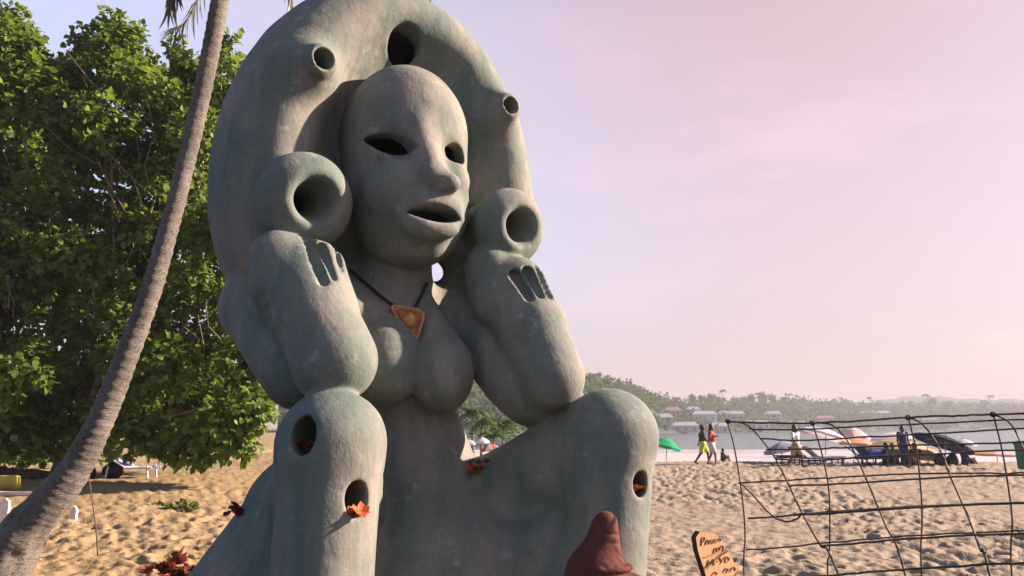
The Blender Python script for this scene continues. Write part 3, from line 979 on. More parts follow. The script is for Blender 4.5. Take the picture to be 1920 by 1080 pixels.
# ------------------------------------------------------------------ the leafy tree and the palm on the left
M_LEAF = leaf_mat('broad_leaf', (0.040, 0.100, 0.020), (0.165, 0.245, 0.045), 0.52)
M_LIMB = simple_mat('grey_limb', (0.15, 0.125, 0.10), 0.9, 0.4, 5.0, 0.01)
tb0 = P(118, 884, 19.6)
TREE = empty('broadleaf_tree', (tb0[0], tb0[1], land_z(np.array([tb0[0]]), np.array([tb0[1]]))[0] - 0.1),
             'large dense green broad-leaved tree spreading behind the leaning palm', 'tree')
TO = np.array(TREE.location)
def top_row(px):
    return np.interp(px, [-200, 0, 40, 75, 110, 150, 200, 250, 290, 325, 360, 400, 440, 480, 560], [-40, 5, 40, 90, 105, 85, 50, 65, 110, 115, 100, 105, 90, 150, 220])
def bottom_row(px):
    return np.interp(px, [-200, 0, 90, 170, 235, 270, 330, 390, 440, 480, 510], [865, 855, 850, 845, 835, 845, 850, 850, 830, 810, 760])
blobs = []
for gx in np.arange(-190, 520, 58):
    for gy in np.arange(-20, 900, 58):
        px, py = gx + rng.uniform(-24, 24), gy + rng.uniform(-24, 24)
        r = rng.uniform(42, 66)
        if py - r * 0.55 < top_row(px) or py + r * 0.5 > bottom_row(px):
            continue
        edge = min(py - top_row(px), 500) / 500
        blobs.append((px, py, rng.uniform(17.6, 21.8), r, 1.0))
# clumps that make the outline
for px, py, r, Y in ((215, 48, 34, 19.0), (168, 78, 34, 19.3), (250, 60, 20, 19.0), (18, 40, 36, 18.5), (48, 52, 14, 18.5), (352, 118, 34, 19.5), (330, 82, 16, 19.5), (432, 72, 15, 19.8), (420, 110, 28, 19.8),
                     (400, 150, 36, 20.0), (205, 120, 44, 18.8), (300, 180, 40, 19.2), (130, 150, 46, 19.0), (40, 130, 52, 18.4),
                     (430, 790, 60, 17.2), (470, 770, 44, 17.0), (395, 815, 50, 17.4), (345, 820, 44, 17.8), (290, 815, 40, 18.0), (450, 830, 34, 17.2), (378, 862, 16, 17.4), (330, 850, 22, 17.8),
                     (30, 690, 34, 17.0), (75, 705, 20, 16.9), (20, 740, 22, 17.0), (60, 660, 24, 17.2), (470, 720, 34, 17.6)):
    blobs.append((px, py, Y, r, 1.2))
parts = []
for px, py, Y, r, dn in blobs:
    c = P(px, py, Y)
    rm = r * Y / FPX * 1.05
    parts.append(clump_leaves(c, rm, int(dn * 700 * (rm / 0.75) ** 2) + 14, 0.165, 7, 0.85, 0.5))
# low greenery seen under the crown
for px, py, r in ((30, 862, 22), (80, 858, 24), (130, 862, 18), (205, 852, 14), (10, 850, 20)):
    parts.append(clump_leaves(P(px, py, 23.5), r * 23.5 / FPX, 90, 0.20, 5, 0.6, 0.2))
P4 = [np.concatenate([p[i] for p in parts]) for i in range(4)]
P4[0] = P4[0] - TO
# the biggest leaves in view, one object each; the others joined
wpos = P4[0] + TO
inview = (np.abs(wpos[:, 0] / wpos[:, 1]) < 0.66) & (wpos[:, 0] / wpos[:, 1] < -0.28)
score = np.where(inview, P4[3] / wpos[:, 1] * (1.0 + 0.8 * (wpos[:, 1] < 17.9)), 0)
order = np.argsort(-score)
big, rest = order[:290], order[290:]
V, Q = leaves_mesh(*[a[rest] for a in P4])
link('foliage', fast_mesh(V, Q), M_LEAF, TREE)['kind'] = 'stuff'
one = fast_mesh(*leaves_mesh(np.zeros((1, 3)), np.array([[1.0, 0, 0]]), np.array([[0, 0, 1.0]]), np.array([1.0])), 'leaf')
one.materials.append(M_LEAF)
for i in big:
    x = unit(P4[1][i]); y = unit(np.cross(P4[2][i], x)); z = np.cross(x, y)
    o = link('leaf', one, None, TREE)
    s = P4[3][i]
    M = Matrix(((x[0] * s, y[0] * s, z[0] * s, P4[0][i][0]), (x[1] * s, y[1] * s, z[1] * s, P4[0][i][1]), (x[2] * s, y[2] * s, z[2] * s, P4[0][i][2]), (0, 0, 0, 1)))
    o.matrix_basis = M
# limbs
tr = MB()
base = np.array((0, 0, 0.0))
fork = P(150, 800, 19.6) - TO
tr.tube(spline([base, (P(128, 850, 19.6) - TO), fork], 8), [0.34, 0.30, 0.28, 0.27, 0.26, 0.25, 0.24, 0.23, 0.22], 10)
tr.build('trunk', M_LIMB, TREE, True)
for pts, r in (([(150, 800), (110, 700), (90, 560), (60, 380), (40, 200)], 0.16), ([(150, 800), (190, 690), (215, 540), (210, 350), (205, 140)], 0.15), ([(150, 800), (240, 740), (330, 640), (380, 480), (400, 280)], 0.15),
               ([(150, 800), (260, 790), (360, 770), (450, 760)], 0.13), ([(140, 815), (60, 800), (-40, 760), (-120, 640)], 0.15), ([(215, 540), (270, 430), (310, 300), (345, 170)], 0.09),
               ([(90, 560), (20, 480), (-50, 380)], 0.09), ([(330, 640), (400, 600), (470, 560)], 0.08), ([(100, 640), (150, 560), (165, 420)], 0.07), ([(190, 690), (130, 620), (95, 600)], 0.05)):
    n = len(pts) * 4
    Y0, Y1 = 19.6, 18.0 + rng.random() * 2.4
    p3 = [P(x, y, Y0 + (Y1 - Y0) * i / (len(pts) - 1)) - TO for i, (x, y) in enumerate(pts)]
    MB().tube(spline(p3, n), list(np.linspace(r * 0.7, 0.008, n + 1)), 7).build('limb', M_LIMB, TREE, True)
tw = MB()
for q in range(70):
    px, py = rng.uniform(-20, 480), rng.uniform(180, 820)
    if py > bottom_row(px) - 10:
        continue
    Y = rng.uniform(17.2, 18.6)
    a = P(px, py, Y + 0.6) - TO
    L = rng.uniform(0.5, 1.5)
    an = rng.uniform(0.6, 2.5)
    b = a + np.array((math.cos(an) * L, -0.5 * L, math.sin(an) * L))
    m_ = (a + b) / 2 + np.array((rng.uniform(-.12, .12), 0, rng.uniform(-.12, .12)))
    tw.tube([a, m_, b], [0.016, 0.012, 0.006], 4, False)
tw.build('twigs', M_LIMB, TREE)['kind'] = 'stuff'
# fallen dark trunk lying below the crown
lg = spline([P(-70, 872, 18.8), P(20, 886, 18.8), P(90, 894, 18.8), P(175, 884, 18.9)], 14)
g = MB().tube(lg, [0.13 + 0.03 * math.sin(i) for i in range(15)], 9)
br = MB().tube(spline([P(-70, 852, 19.3), P(40, 838, 19.3), P(120, 818, 19.4), P(190, 792, 19.5)], 10), list(np.linspace(0.11, 0.06, 11)), 7)
M_DARKLOG = simple_mat('dark_log_bark', (0.05, 0.04, 0.03), 0.95, 0.4, 4.0, 0.02)
lo = empty('fallen_trunk', tuple(lg[0]), 'dark fallen trunk lying on the sand beneath the broad-leaved tree, left of the palm', 'log')
for mb_, nm in ((g, 'log'), (br, 'dead_branch')):
    mb_.v = [tuple(np.array(p) - lg[0]) for p in mb_.v]
    mb_.build(nm, M_DARKLOG, lo, True)

# ---- leaning palm
def palm_mat():
    m, nt, b = new_mat('palm_trunk_bark')
    c = ramp(nt, noise_node(nt, 4.0, 6, 0.65, stretch=(1, 1, 0.5)), [(0.3, (0.075, 0.070, 0.062)), (0.7, (0.185, 0.168, 0.148))])
    c = mixc(nt, ramp(nt, noise_node(nt, 30.0, 5, 0.7), [(0.52, (0, 0, 0)), (0.64, (0.85, 0.85, 0.85))]), c, (0.030, 0.028, 0.024))
    nt.links.new(c, b.inputs['Base Color']); b.inputs['Roughness'].default_value = 0.9
    bump(nt, b, noise_node(nt, 24.0, 6, 0.7, stretch=(0.5, 0.5, 2.0)), 0.8, 0.03)
    return m
M_PALM = palm_mat()
PY = 8.9
pts = [(-10, 1085), (28, 1020), (80, 956), (140, 880), (190, 786), (236, 672), (282, 548), (318, 424), (350, 300), (378, 178), (402, 60), (420, -40), (436, -140), (446, -225)]
wid = [98, 84, 68, 55, 47, 42, 38, 35, 34, 34, 35, 36, 36, 38]
p3 = [P(x, y, PY) for x, y in pts]
gz = land_z(np.array([p3[0][0]]), np.array([p3[0][1]]))[0]
root0 = np.array((p3[0][0] - 0.32, PY, gz - 0.15))
p3 = [root0] + p3
wid = [170] + wid
NS = 330
path = spline(p3, NS)
PALM = empty('palm_tree', (root0[0], root0[1], gz), 'tall leaning palm with ringed grey trunk crossing in front of the leafy tree', 'palm')
PO = np.array(PALM.location)
rad = np.interp(np.linspace(0, len(p3) - 1, NS + 1), range(len(p3)), wid) * PY / FPX / 2
s_ = np.linspace(0, 1, NS + 1)
ringph = np.cumsum(np.full(NS + 1, 0.78) + 0.12 * np.sin(np.arange(NS + 1) * 0.37))
rad = rad * (1 + 0.085 * (ringph % 2.9 / 2.9 - 0.5) * np.clip(s_ * 6 - 0.8, 0.2, 1.3)) 
mb_ = MB().tube([p - PO for p in path], list(rad), 24)
vv = np.array(mb_.v)
# gnarled foot
low = np.clip(1.0 - (vv[:, 2] + PO[2]) / 1.7, 0, 1) ** 1.3
low2 = np.clip(1.0 - (vv[:, 2] + PO[2]) / 1.3, 0, 1)
cen = np.repeat(np.array([p - PO for p in path]), 24, 0)
k_ = np.arange(len(vv)) % 24
amp = 1 + low2 * 0.10 * np.sin(k_ * 1.9 + np.repeat(np.arange(NS + 1), 24) * 0.16) + low * 0.34 * (vnoise(k_ * 0.55, np.repeat(np.arange(NS + 1), 24) * 0.11, 5) - 0.35) + 0.02 * (vnoise(k_ * 0.5, np.repeat(np.arange(NS + 1), 24) * 0.35, 8) - .5)
vv = cen + (vv - cen) * amp[:, None]
mb_.v = [tuple(p) for p in vv]
mb_.build('trunk', M_PALM, PALM, True)
# crown of drooping fronds, mostly above the picture
M_FROND = leaf_mat('palm_frond_green', (0.050, 0.070, 0.026), (0.115, 0.125, 0.050), 0.25)
M_DRY = leaf_mat('palm_frond_dry', (0.085, 0.070, 0.060), (0.17, 0.135, 0.105), 0.2)
top = path[-1]
def frond(pts3, mat, lmax, nl, hang, seed, w=0.035):
    r = np.random.default_rng(seed)
    c = np.array(spline(pts3, 40)) - PO
    t = np.linspace(0.12, 1.0, nl)
    idx = t * 40
    i0 = np.minimum(idx.astype(int), 39); fr = (idx - i0)[:, None]
    p = c[i0] * (1 - fr) + c[i0 + 1] * fr
    tan = unit(c[i0 + 1] - c[i0])
    side = unit(np.cross(tan, np.array((0, 0, 1.0))))
    P_, A_, U_, S_ = [], [], [], []
    for sg in (1, -1):
        ax = unit(tan * 0.55 + side * sg * (0.75 - 0.5 * hang) + np.array((0, 0, -1.0)) * hang + r.standard_normal(tan.shape) * 0.10)
        P_.append(p); A_.append(ax); U_.append(unit(np.cross(ax, tan) * sg + r.standard_normal(tan.shape) * 0.3))
        S_.append(lmax * (0.35 + 0.65 * np.sin(np.pi * np.clip(t, 0, 1) ** 0.8 * 0.93)) * (0.85 + 0.3 * r.random(nl)))
    B = np.array([(0, -w * .6, 0), (0, w * .6, 0), (0.4, -w, 0.0), (0.4, w, 0), (0.75, -w * .7, -0.05), (0.75, w * .7, -0.05), (1, 0, -0.12)])
    FQ = np.array([(0, 2, 1), (1, 2, 3), (2, 4, 3), (3, 4, 5), (4, 6, 5)])
    V, Q = leaves_mesh(np.concatenate(P_), np.concatenate(A_), np.concatenate(U_), np.concatenate(S_), B, FQ)
    fo = link('frond', fast_mesh(V, Q), mat, PALM)
    rb = MB().tube(list(c), list(np.linspace(0.035, 0.006, 41)), 5)
    rb.build('midrib', M_DRY, fo)
def fr_px(pp, mat, lmax, nl, hang, seed, w=0.035):
    frond([top] + [P(x, y, Y) for x, y, Y in pp], mat, lmax, nl, hang, seed, w)
fr_px([(390, -190, 8.7), (340, -80, 8.5), (318, 12, 8.4)], M_DRY, 0.62, 46, 0.85, 1, 0.045)
fr_px([(425, -190, 8.9), (405, -90, 9.0), (355, 30, 9.0), (318, 62, 9.0)], M_FROND, 0.42, 44, 0.35, 2, 0.03)
fr_px([(490, -210, 8.8), (530, -100, 8.7), (546, -2, 8.7)], M_DRY, 0.52, 46, 0.9, 3, 0.045)
fr_px([(590, -270, 9.2), (735, -160, 9.6), (806, -4, 9.8)], M_DRY, 0.52, 50, 0.8, 4, 0.035)
for k_, (dx, dy, dz, hang) in enumerate(((-2.4, 0.6, 0.2, 0.5), (-1.5, 1.8, 0.9, 0.3), (0.4, 2.4, 0.6, 0.4), (1.8, 1.7, 0.9, 0.3), (2.4, 0.2, 0.3, 0.5), (1.6, -1.7, 0.7, 0.4), (0.0, -2.3, 0.4, 0.5), (-1.6, -1.8, 0.6, 0.4), (-0.7, 0.5, 2.2, 0.2), (0.9, -0.5, 2.0, 0.2))):
    e_ = top + np.array((dx, dy, dz))
    frond([top, top + np.array((dx * .4, dy * .4, dz * .5 + 0.7)), top + np.array((dx * .8, dy * .8, dz * .8 + 0.6)), e_ + np.array((dx * .15, dy * .15, -0.4))], M_FROND, 0.6, 46, hang, 10 + k_)
nuts = MB()
# weeds on the sand
M_WEED = leaf_mat('weed_leaf', (0.060, 0.090, 0.020), (0.15, 0.17, 0.045), 0.3)
def weed(px, py, Y, w, h_, n_, label, cat='plant', mat=None, seed=0):
    c = P(px, py, Y)
    z = land_z(np.array([c[0]]), np.array([c[1]]))[0] - 0.02
    e = empty('low_plant', (c[0], c[1], z), label, cat)
    a = nrng.random(n_) * 6.28; r = np.sqrt(nrng.random(n_))
    pos = np.stack([np.cos(a) * r * w, np.sin(a) * r * w * 0.6, nrng.random(n_) * h_ * (1 - 0.6 * r)], 1)
    ax = unit(np.stack([np.cos(a) * 0.8, np.sin(a) * 0.8, 0.5 + nrng.random(n_)], 1) + nrng.standard_normal((n_, 3)) * 0.3)
    V, Q = leaves_mesh(pos, ax, unit(nrng.standard_normal((n_, 3)) * .4 + np.array((0, 0, 1.0))), np.full(n_, 0.09) * (0.6 + 0.8 * nrng.random(n_)))
    link('foliage', fast_mesh(V, Q), mat or M_WEED, e)['kind'] = 'stuff'
    st_ = MB()
    for i in range(0, n_, max(1, n_ // 14)):
        st_.tube([(pos[i][0] * .3, pos[i][1] * .3, -0.02), tuple(pos[i])], [0.006, 0.004], 4, False)
    st_.build('stem', mat or M_WEED, e)
weed(342, 969, 14.6, 0.26, 0.20, 110, 'small yellow green weed on the sand left of the statue')
weed(300, 967, 14.9, 0.16, 0.06, 36, 'flat low weed on the sand just left of the bigger weed')
# ------------------------------------------------------------------ things round the statue
def ground_z(x, y):
    return float(land_z(np.array([x]), np.array([y]))[0])
def local(mb_, o):
    b = np.array(o)
    mb_.v = [tuple(np.array(p) - b) for p in mb_.v]
    return mb_
# necklace
M_CORD = simple_mat('black_cord', (0.012, 0.014, 0.014), 0.7, 0.2)
M_TERRA = simple_mat('glazed_terracotta', (0.30, 0.095, 0.035), 0.45, 0.35, 14.0, 0.004)
M_AMBER = simple_mat('amber_boss', (0.42, 0.21, 0.075), 0.35, 0.3, 12.0, 0.003)
M_RIMC = simple_mat('pale_worn_rim', (0.36, 0.22, 0.14), 0.6, 0.4, 10.0, 0.003)
def skin_pt(px, py, lift):
    c = FH.hit(px, py)
    return c + FH.grad(c)[0] * lift
pc = skin_pt(764, 604, 0.045)
nk = empty('necklace', tuple(pc), 'cord necklace with a triangular terracotta pendant hanging on the chest of the statue', 'necklace')
for seq in (((652, 508), (672, 524), (694, 542), (716, 561), (738, 578)), ((797, 530), (793, 548), (786, 566), (777, 585))):
    sx, sy = [q[0] for q in seq], [q[1] for q in seq]
    tt = np.linspace(0, len(seq) - 1, 15)
    pts = [skin_pt(np.interp(t, range(len(seq)), sx), np.interp(t, range(len(seq)), sy), 0.02) for t in tt]
    local(MB().tube(spline(pts, 24), 0.0125, 7), pc).build('cord', M_CORD, nk, True)
nrm = np.array((0.28, -0.93, 0.22)); nrm /= np.linalg.norm(nrm)
rt = np.cross(nrm, (0, 0, 1.0)); rt /= np.linalg.norm(rt); rt = rt if rt[0] > 0 else -rt
upv = np.cross(rt, nrm); upv = upv if upv[2] > 0 else -upv
def pend(px, py):
    d = ray(px, py); o = np.array((0, 0, EYE))
    t = ((pc - o) @ nrm) / (d @ nrm)
    q = o + d * t - pc
    return np.array((q @ rt, q @ upv))
out = [pend(*p) for p in ((733, 576), (741, 575), (786, 583), (794, 590), (793, 600), (783, 634), (777, 641), (770, 641), (764, 634), (736, 586))]
cen = sum(out) / len(out)
def plate(scales, heights, mat, name, bev=None):
    m_ = MB(); n_ = len(out); vs, fs = [], []
    for s, h_ in zip(scales, heights):
        for q in out:
            a = cen + (q - cen) * s
            vs.append(rt * a[0] + upv * a[1] + nrm * h_)
    for r_ in range(len(scales) - 1):
        for i in range(n_):
            fs.append((r_ * n_ + i, r_ * n_ + (i + 1) % n_, (r_ + 1) * n_ + (i + 1) % n_, (r_ + 1) * n_ + i))
    fs.append(tuple((len(scales) - 1) * n_ + i for i in range(n_)))
    m_.add(vs, fs); return m_.build(name, mat, nk)
plate((0.92, 1.0, 1.0, 0.94, 0.86), (-0.03, -0.02, 0.02, 0.034, 0.03), M_TERRA, 'plate')
pl = MB()
ro = [rt * q[0] + upv * q[1] for q in [cen + (q - cen) * 0.97 for q in out]]
ro = [p + nrm * 0.03 for p in ro] + [ro[0] + nrm * 0.03]
pl.tube(ro, 0.011, 6, False).build('rim', M_RIMC, nk, True)
plate((0.74, 0.70, 0.62), (0.031, 0.040, 0.034), M_TERRA, 'inset')
bs = MB(); bc = cen + np.array((-0.004, 0.012))
n_ = 14; vs, fs = [], []
for s, h_ in ((1.0, 0.03), (0.92, 0.052), (0.7, 0.068), (0.35, 0.076)):
    for i in range(n_):
        a = 2 * math.pi * i / n_
        q = bc + np.array((math.cos(a) * 0.052, math.sin(a) * 0.068)) * s
        vs.append(rt * q[0] + upv * q[1] + nrm * h_)
for r_ in range(3):
    for i in range(n_):
        fs.append((r_ * n_ + i, r_ * n_ + (i + 1) % n_, (r_ + 1) * n_ + (i + 1) % n_, (r_ + 1) * n_ + i))
fs.append(tuple(3 * n_ + i for i in range(n_)))
bs.add(vs, fs).build('boss', M_AMBER, nk, True)
q = out[8] * .5 + out[6] * .5 + np.array((0, 0.022))
MB().box(rt * q[0] + upv * q[1] + nrm * 0.036, (0.05, 0.02, 0.03), Matrix((tuple(rt), tuple(nrm), tuple(upv))).transposed()).build('clasp', M_RIMC, nk)

# flowers tucked into the holes
def petal_mat(name, lo, hi):
    return leaf_mat(name, lo, hi, 0.3)
M_RED = petal_mat('dark_red_petal', (0.16, 0.010, 0.010), (0.30, 0.022, 0.018))
M_ORANGE = petal_mat('orange_red_petal', (0.46, 0.060, 0.018), (0.62, 0.12, 0.03))
M_MAROON = petal_mat('maroon_leaf', (0.060, 0.008, 0.010), (0.125, 0.016, 0.016))
M_OLIVE = leaf_mat('dried_olive_leaf', (0.10, 0.075, 0.02), (0.24, 0.15, 0.04), 0.25)
def flower_mesh(mat, n_=6, seed=0):
    r = np.random.default_rng(seed)
    a = np.arange(n_) * 2 * math.pi / n_ + r.random(n_) * 0.4
    ax = np.stack([np.cos(a), np.sin(a), 0.35 + 0.5 * r.random(n_)], 1)
    V, Q = leaves_mesh(np.zeros((n_, 3)), ax, np.stack([-np.cos(a) * .4, -np.sin(a) * .4, np.ones(n_)], 1), 0.8 + 0.4 * r.random(n_))
    me = fast_mesh(V, Q, 'flower'); me.materials.append(mat)
    return me
FM = {k: [flower_mesh(m_, 6, i) for i in range(3)] for i, (k, m_) in enumerate((('red', M_RED), ('orange', M_ORANGE), ('maroon', M_MAROON), ('olive', M_OLIVE)))}
def bunch(c, label, kinds, n_, spread, size, up=(0, 0, 1), group=None):
    e = empty('flower_bunch', tuple(c), label, 'flowers', group)
    for i in range(n_):
        k_ = kinds[i % len(kinds)]
        o = link('flower' if k_ != 'olive' else 'leaf', FM[k_][rng.randrange(3)], None, e)
        o.location = (rng.gauss(0, spread[0]), rng.gauss(0, spread[1]), abs(rng.gauss(0, spread[2])))
        s = size * rng.uniform(0.7, 1.25)
        o.scale = (s, s, s); o.rotation_euler = (rng.uniform(-.8, .8), rng.uniform(-.8, .8), rng.uniform(0, 6.3))
    return e
def hole_pt(key, px, py, back):
    c, d = HOLES[key]
    v = ray(px, py)
    t = ((c - d * back - np.array((0, 0, EYE))) @ d) / (v @ d)
    return np.array((0, 0, EYE)) + v * t
if 'knee' in HOLES:
    bunch(hole_pt('knee', 568, 842, 0.12), 'dark red flowers deep in the upper hole below the nearer knee', ['red', 'maroon'], 7, (0.02, 0.03, 0.012), 0.045)
if 'shin' in HOLES:
    bunch(hole_pt('shin', 663, 966, 0.02), 'orange red flower spilling over the rim of the lower hole in the nearer shin', ['orange', 'orange', 'orange', 'red', 'olive'], 8, (0.022, 0.02, 0.014), 0.045)
if 'far' in HOLES:
    bunch(hole_pt('far', 1201, 920, 0.07), 'red flowers filling the small hole in the farther shin', ['red', 'orange', 'red'], 8, (0.02, 0.03, 0.012), 0.042)
c = FH.hit(446, 968)
if c is None:
    c = FH.hit(460, 968)
if c is not None:
    bunch(c + FH.grad(c)[0] * 0.02, 'dark maroon flowers on the shaded flank at the left edge of the statue', ['maroon', 'red'], 14, (0.03, 0.05, 0.035), 0.045)
c = FH.hit(893, 884)
if c is not None:
    bunch(c + np.array((0, 0.08, -0.02)), 'rust and olive flowers heaped in the lap between torso and farther thigh', ['olive', 'red', 'olive', 'orange', 'maroon'], 34, (0.085, 0.07, 0.05), 0.06)
c = P(330, 1072, 8.6); c[2] = ground_z(c[0], c[1])
pb = bunch(c, 'clump of dark red leaves on the ground at the lower left corner of the statue', ['maroon', 'maroon', 'maroon', 'maroon', 'red'], 46, (0.17, 0.12, 0.13), 0.085)

# clay spire in the foreground
def clay_red():
    m, nt, b = new_mat('reddish_brown_clay')
    c_ = ramp(nt, noise_node(nt, 5.0, 6, 0.6), [(0.3, (0.060, 0.018, 0.014)), (0.7, (0.115, 0.036, 0.028))])
    nt.links.new(c_, b.inputs['Base Color']); b.inputs['Roughness'].default_value = 0.85
    b.inputs['Specular IOR Level'].default_value = 0.2
    bump(nt, b, noise_node(nt, 28.0, 6, 0.65), 0.5, 0.012)
    return m
M_REDCLAY = clay_red()
YS = 4.75
def sp(px, py):
    return P(px, py, YS)
FS = Field((-0.15, 3.9, -0.05), (1.45, 5.5, 1.35), 0.012)
sc_ = YS / FPX
FS.union(rcone(sp(1137, 980), sp(1134, 1046), 21 * sc_, 32 * sc_), 0.0, 1)
FS.union(rcone(sp(1128, 992), sp(1108, 1090), 20 * sc_, 42 * sc_), 0.05, 1)
FS.union(rcone(sp(1112, 1075), np.array((0.50, 4.85, 0.05)), 50 * sc_, 0.44), 0.06, 1)
FS.union(ell(sp(1136, 1062), (0.165, 0.16, 0.035)), 0.03, 2)
FS.union(ell(sp(1140, 1092), (0.23, 0.22, 0.07)), 0.03, 2)
for line in (((1138, 1002), (1150, 1003), (1160, 1003), (1167, 1002)), ((1140, 1018), (1152, 1020), (1163, 1020), (1170, 1018)), ((1156, 1034), (1164, 1044), (1170, 1052)), ((1128, 1063), (1140, 1066), (1152, 1062))):
    hp = [FS.hit(x, y, 3.8, 6) for x, y in line]
    hp = [h_ for h_ in hp if h_ is not None]
    for q0, q1 in zip(hp, hp[1:]):
        FS.cut(rcone(q0, q1, 0.0075, 0.0075), 0.008)
lumps(FS, 0.004)
V, N, Q, lab = FS.extract()
se = empty('clay_spire', (0.55, 4.8, 0.0), 'reddish brown clay spire with grooved rounded tip in front of the farther shin', 'clay sculpture')
pm = part_meshes(V - np.array(se.location), N, Q, lab)
link('mound', pm[1], M_REDCLAY, se)
if 2 in pm:
    link('ridge', pm[2], M_REDCLAY, se)

# wooden sign board
def wood_mat(name, lo, hi):
    m, nt, b = new_mat(name)
    g_ = noise_node(nt, 9.0, 6, 0.6, stretch=(5.0, 5.0, 0.5))
    nt.links.new(ramp(nt, g_, [(0.3, lo), (0.7, hi)]), b.inputs['Base Color'])
    b.inputs['Roughness'].default_value = 0.75
    bump(nt, b, g_, 0.4, 0.004)
    return m
M_WOOD = wood_mat('orange_weathered_wood', (0.38, 0.21, 0.10), (0.50, 0.31, 0.16))
M_WOODD = wood_mat('dark_wood_edge', (0.045, 0.025, 0.014), (0.09, 0.05, 0.03))
M_CARVE = simple_mat('burnt_brown_lettering', (0.29, 0.145, 0.060), 0.8, 0.3, 20.0)
YW = 4.6
def wp(px, py):
    p = P(px, py, YW)
    return np.array((p[0], p[2]))
prof = [(1306, 995), (1332, 1001), (1345, 1019), (1358, 1047), (1368, 1070), (1420, 1200), (1345, 1200), (1318, 1090), (1302, 1030), (1299, 1006)]
p0 = P(1330, 1040, YW)
gzs = ground_z(p0[0], p0[1])
sg = empty('wooden_sign', (p0[0], YW, gzs), 'small weathered orange wooden sign board with pointed top and hand lettering beside the wire cage', 'sign')
pts = []
for x, y in prof:
    q = wp(1297 + (x - 1299) * 1.5, y)
    pts.append((q[0] - p0[0], q[1] - gzs))
pts[5] = (pts[5][0] - 0.02, -0.15); pts[6] = (pts[6][0] + 0.06, -0.15)
Rz = Matrix.Rotation(math.radians(30), 3, 'Z')
def board(scale, y0, y1):
    vs = [Rz @ Vector((x, y0, z)) for x, z in pts] + [Rz @ Vector((x, y1, z)) for x, z in pts]
    n_ = len(pts)
    fs = [tuple(range(n_)), tuple(range(2 * n_ - 1, n_ - 1, -1))]
    return vs, fs, [((i + 1) % n_, i, i + n_, (i + 1) % n_ + n_) for i in range(n_)]
vs, f1, f2 = board(1, 0.0, 0.04)
bd = MB().add(vs, f1).build('board', M_WOOD, sg)
MB().add(vs, f2).build('edge', M_WOODD, sg)
# lettering: looping hand-cut strokes in four rows
cv = MB()
def stroke(pp):
    q3 = []
    for x, y in pp:
        q = wp(1297 + (x - 1299) * 1.5, y); q3.append(Rz @ Vector((q[0] - p0[0], -0.002, q[1] - gzs)))
    cv.tube(spline(q3, len(q3) * 3), 0.0032, 5)
for pp in (((1308, 1021), (1309, 1007), (1314, 1008), (1311, 1015)), ((1315, 1020), (1317, 1012), (1320, 1013), (1321, 1019), (1324, 1012)), ((1325, 1019), (1329, 1012), (1332, 1013), (1329, 1018), (1334, 1016)),
           ((1335, 1017), (1338, 1011), (1341, 1016)),
           ((1312, 1044), (1322, 1041), (1330, 1038), (1338, 1034)), ((1328, 1039), (1330, 1029), (1334, 1030), (1333, 1036), (1337, 1028)), ((1338, 1035), (1341, 1026), (1345, 1027), (1344, 1034), (1349, 1033)),
           ((1317, 1062), (1319, 1050), (1323, 1057), (1327, 1049), (1329, 1060)), ((1334, 1054), (1335, 1054)), ((1338, 1048), (1342, 1053), (1347, 1047)), ((1342, 1053), (1341, 1058)), ((1350, 1047), (1354, 1050), (1353, 1056), (1348, 1055), (1349, 1048)),
           ((1324, 1079), (1330, 1073), (1334, 1078)), ((1344, 1076), (1348, 1069), (1352, 1072), (1350, 1077), (1357, 1070)), ((1356, 1076), (1362, 1068), (1366, 1075))):
    stroke(pp)
cv.build('lettering', M_CARVE, sg)['kind'] = 'stuff'

# rebar cage on the right
M_REBAR = simple_mat('rusty_rebar', (0.080, 0.058, 0.050), 0.7, 0.6, 9.0, 0.004)
cg0 = P(1640, 1000, 4.6); cg0[2] = ground_z(cg0[0], cg0[1])
cg = empty('wire_cage', tuple(cg0), 'arched cage of rusty reinforcing rods standing on the sand at the right', 'wire cage')
def ycage(px, front=0.0):
    return 5.1 - (px - 1365) * 0.0011 - front
def bar(name, pts, r=0.0053):
    n_ = max(8, len(pts) * 5)
    q = spline([P(*p) for p in pts], n_)
    q = [p + np.array((nrng.normal(0, .0015), 0, nrng.normal(0, .0015))) for p in q]
    local(MB().tube(q, r, 6), cg0).build(name, M_REBAR, cg, True)
def cpost(pts):
    y = ycage(pts[0][0])
    p3_ = [(px, py, y) for px, py in pts]
    a = P(*p3_[-1]); g_ = ground_z(a[0], a[1])
    q = spline([P(*p) for p in p3_] + [np.array((a[0] - 0.01, y, g_ - 0.15))], 40)
    local(MB().tube(q, 0.0053, 6), cg0).build('post', M_REBAR, cg, True)
def choop(pts, fmax=1.25):
    y0 = ycage(pts[0][0])
    r0, r1 = pts[0][1], 1080
    p3_ = []
    for px, py in pts:
        t = max(0.0, (py - r0) / (r1 - r0))
        p3_.append((px, py, y0 - fmax * math.sin(t * 1.35) ** 1.0))
    a = P(*p3_[-1]); g_ = ground_z(a[0], a[1])
    b_ = P(*p3_[-2])
    dirn = (a - b_) / abs(a[2] - b_[2])
    q = spline([P(*p) for p in p3_] + [np.array((a[0] + dirn[0] * (a[2] - g_) * 0.55, a[1] + dirn[1] * (a[2] - g_) * 0.5, g_ - 0.1))], 48)
    local(MB().tube(q, 0.0053, 6), cg0).build('hoop', M_REBAR, cg, True)
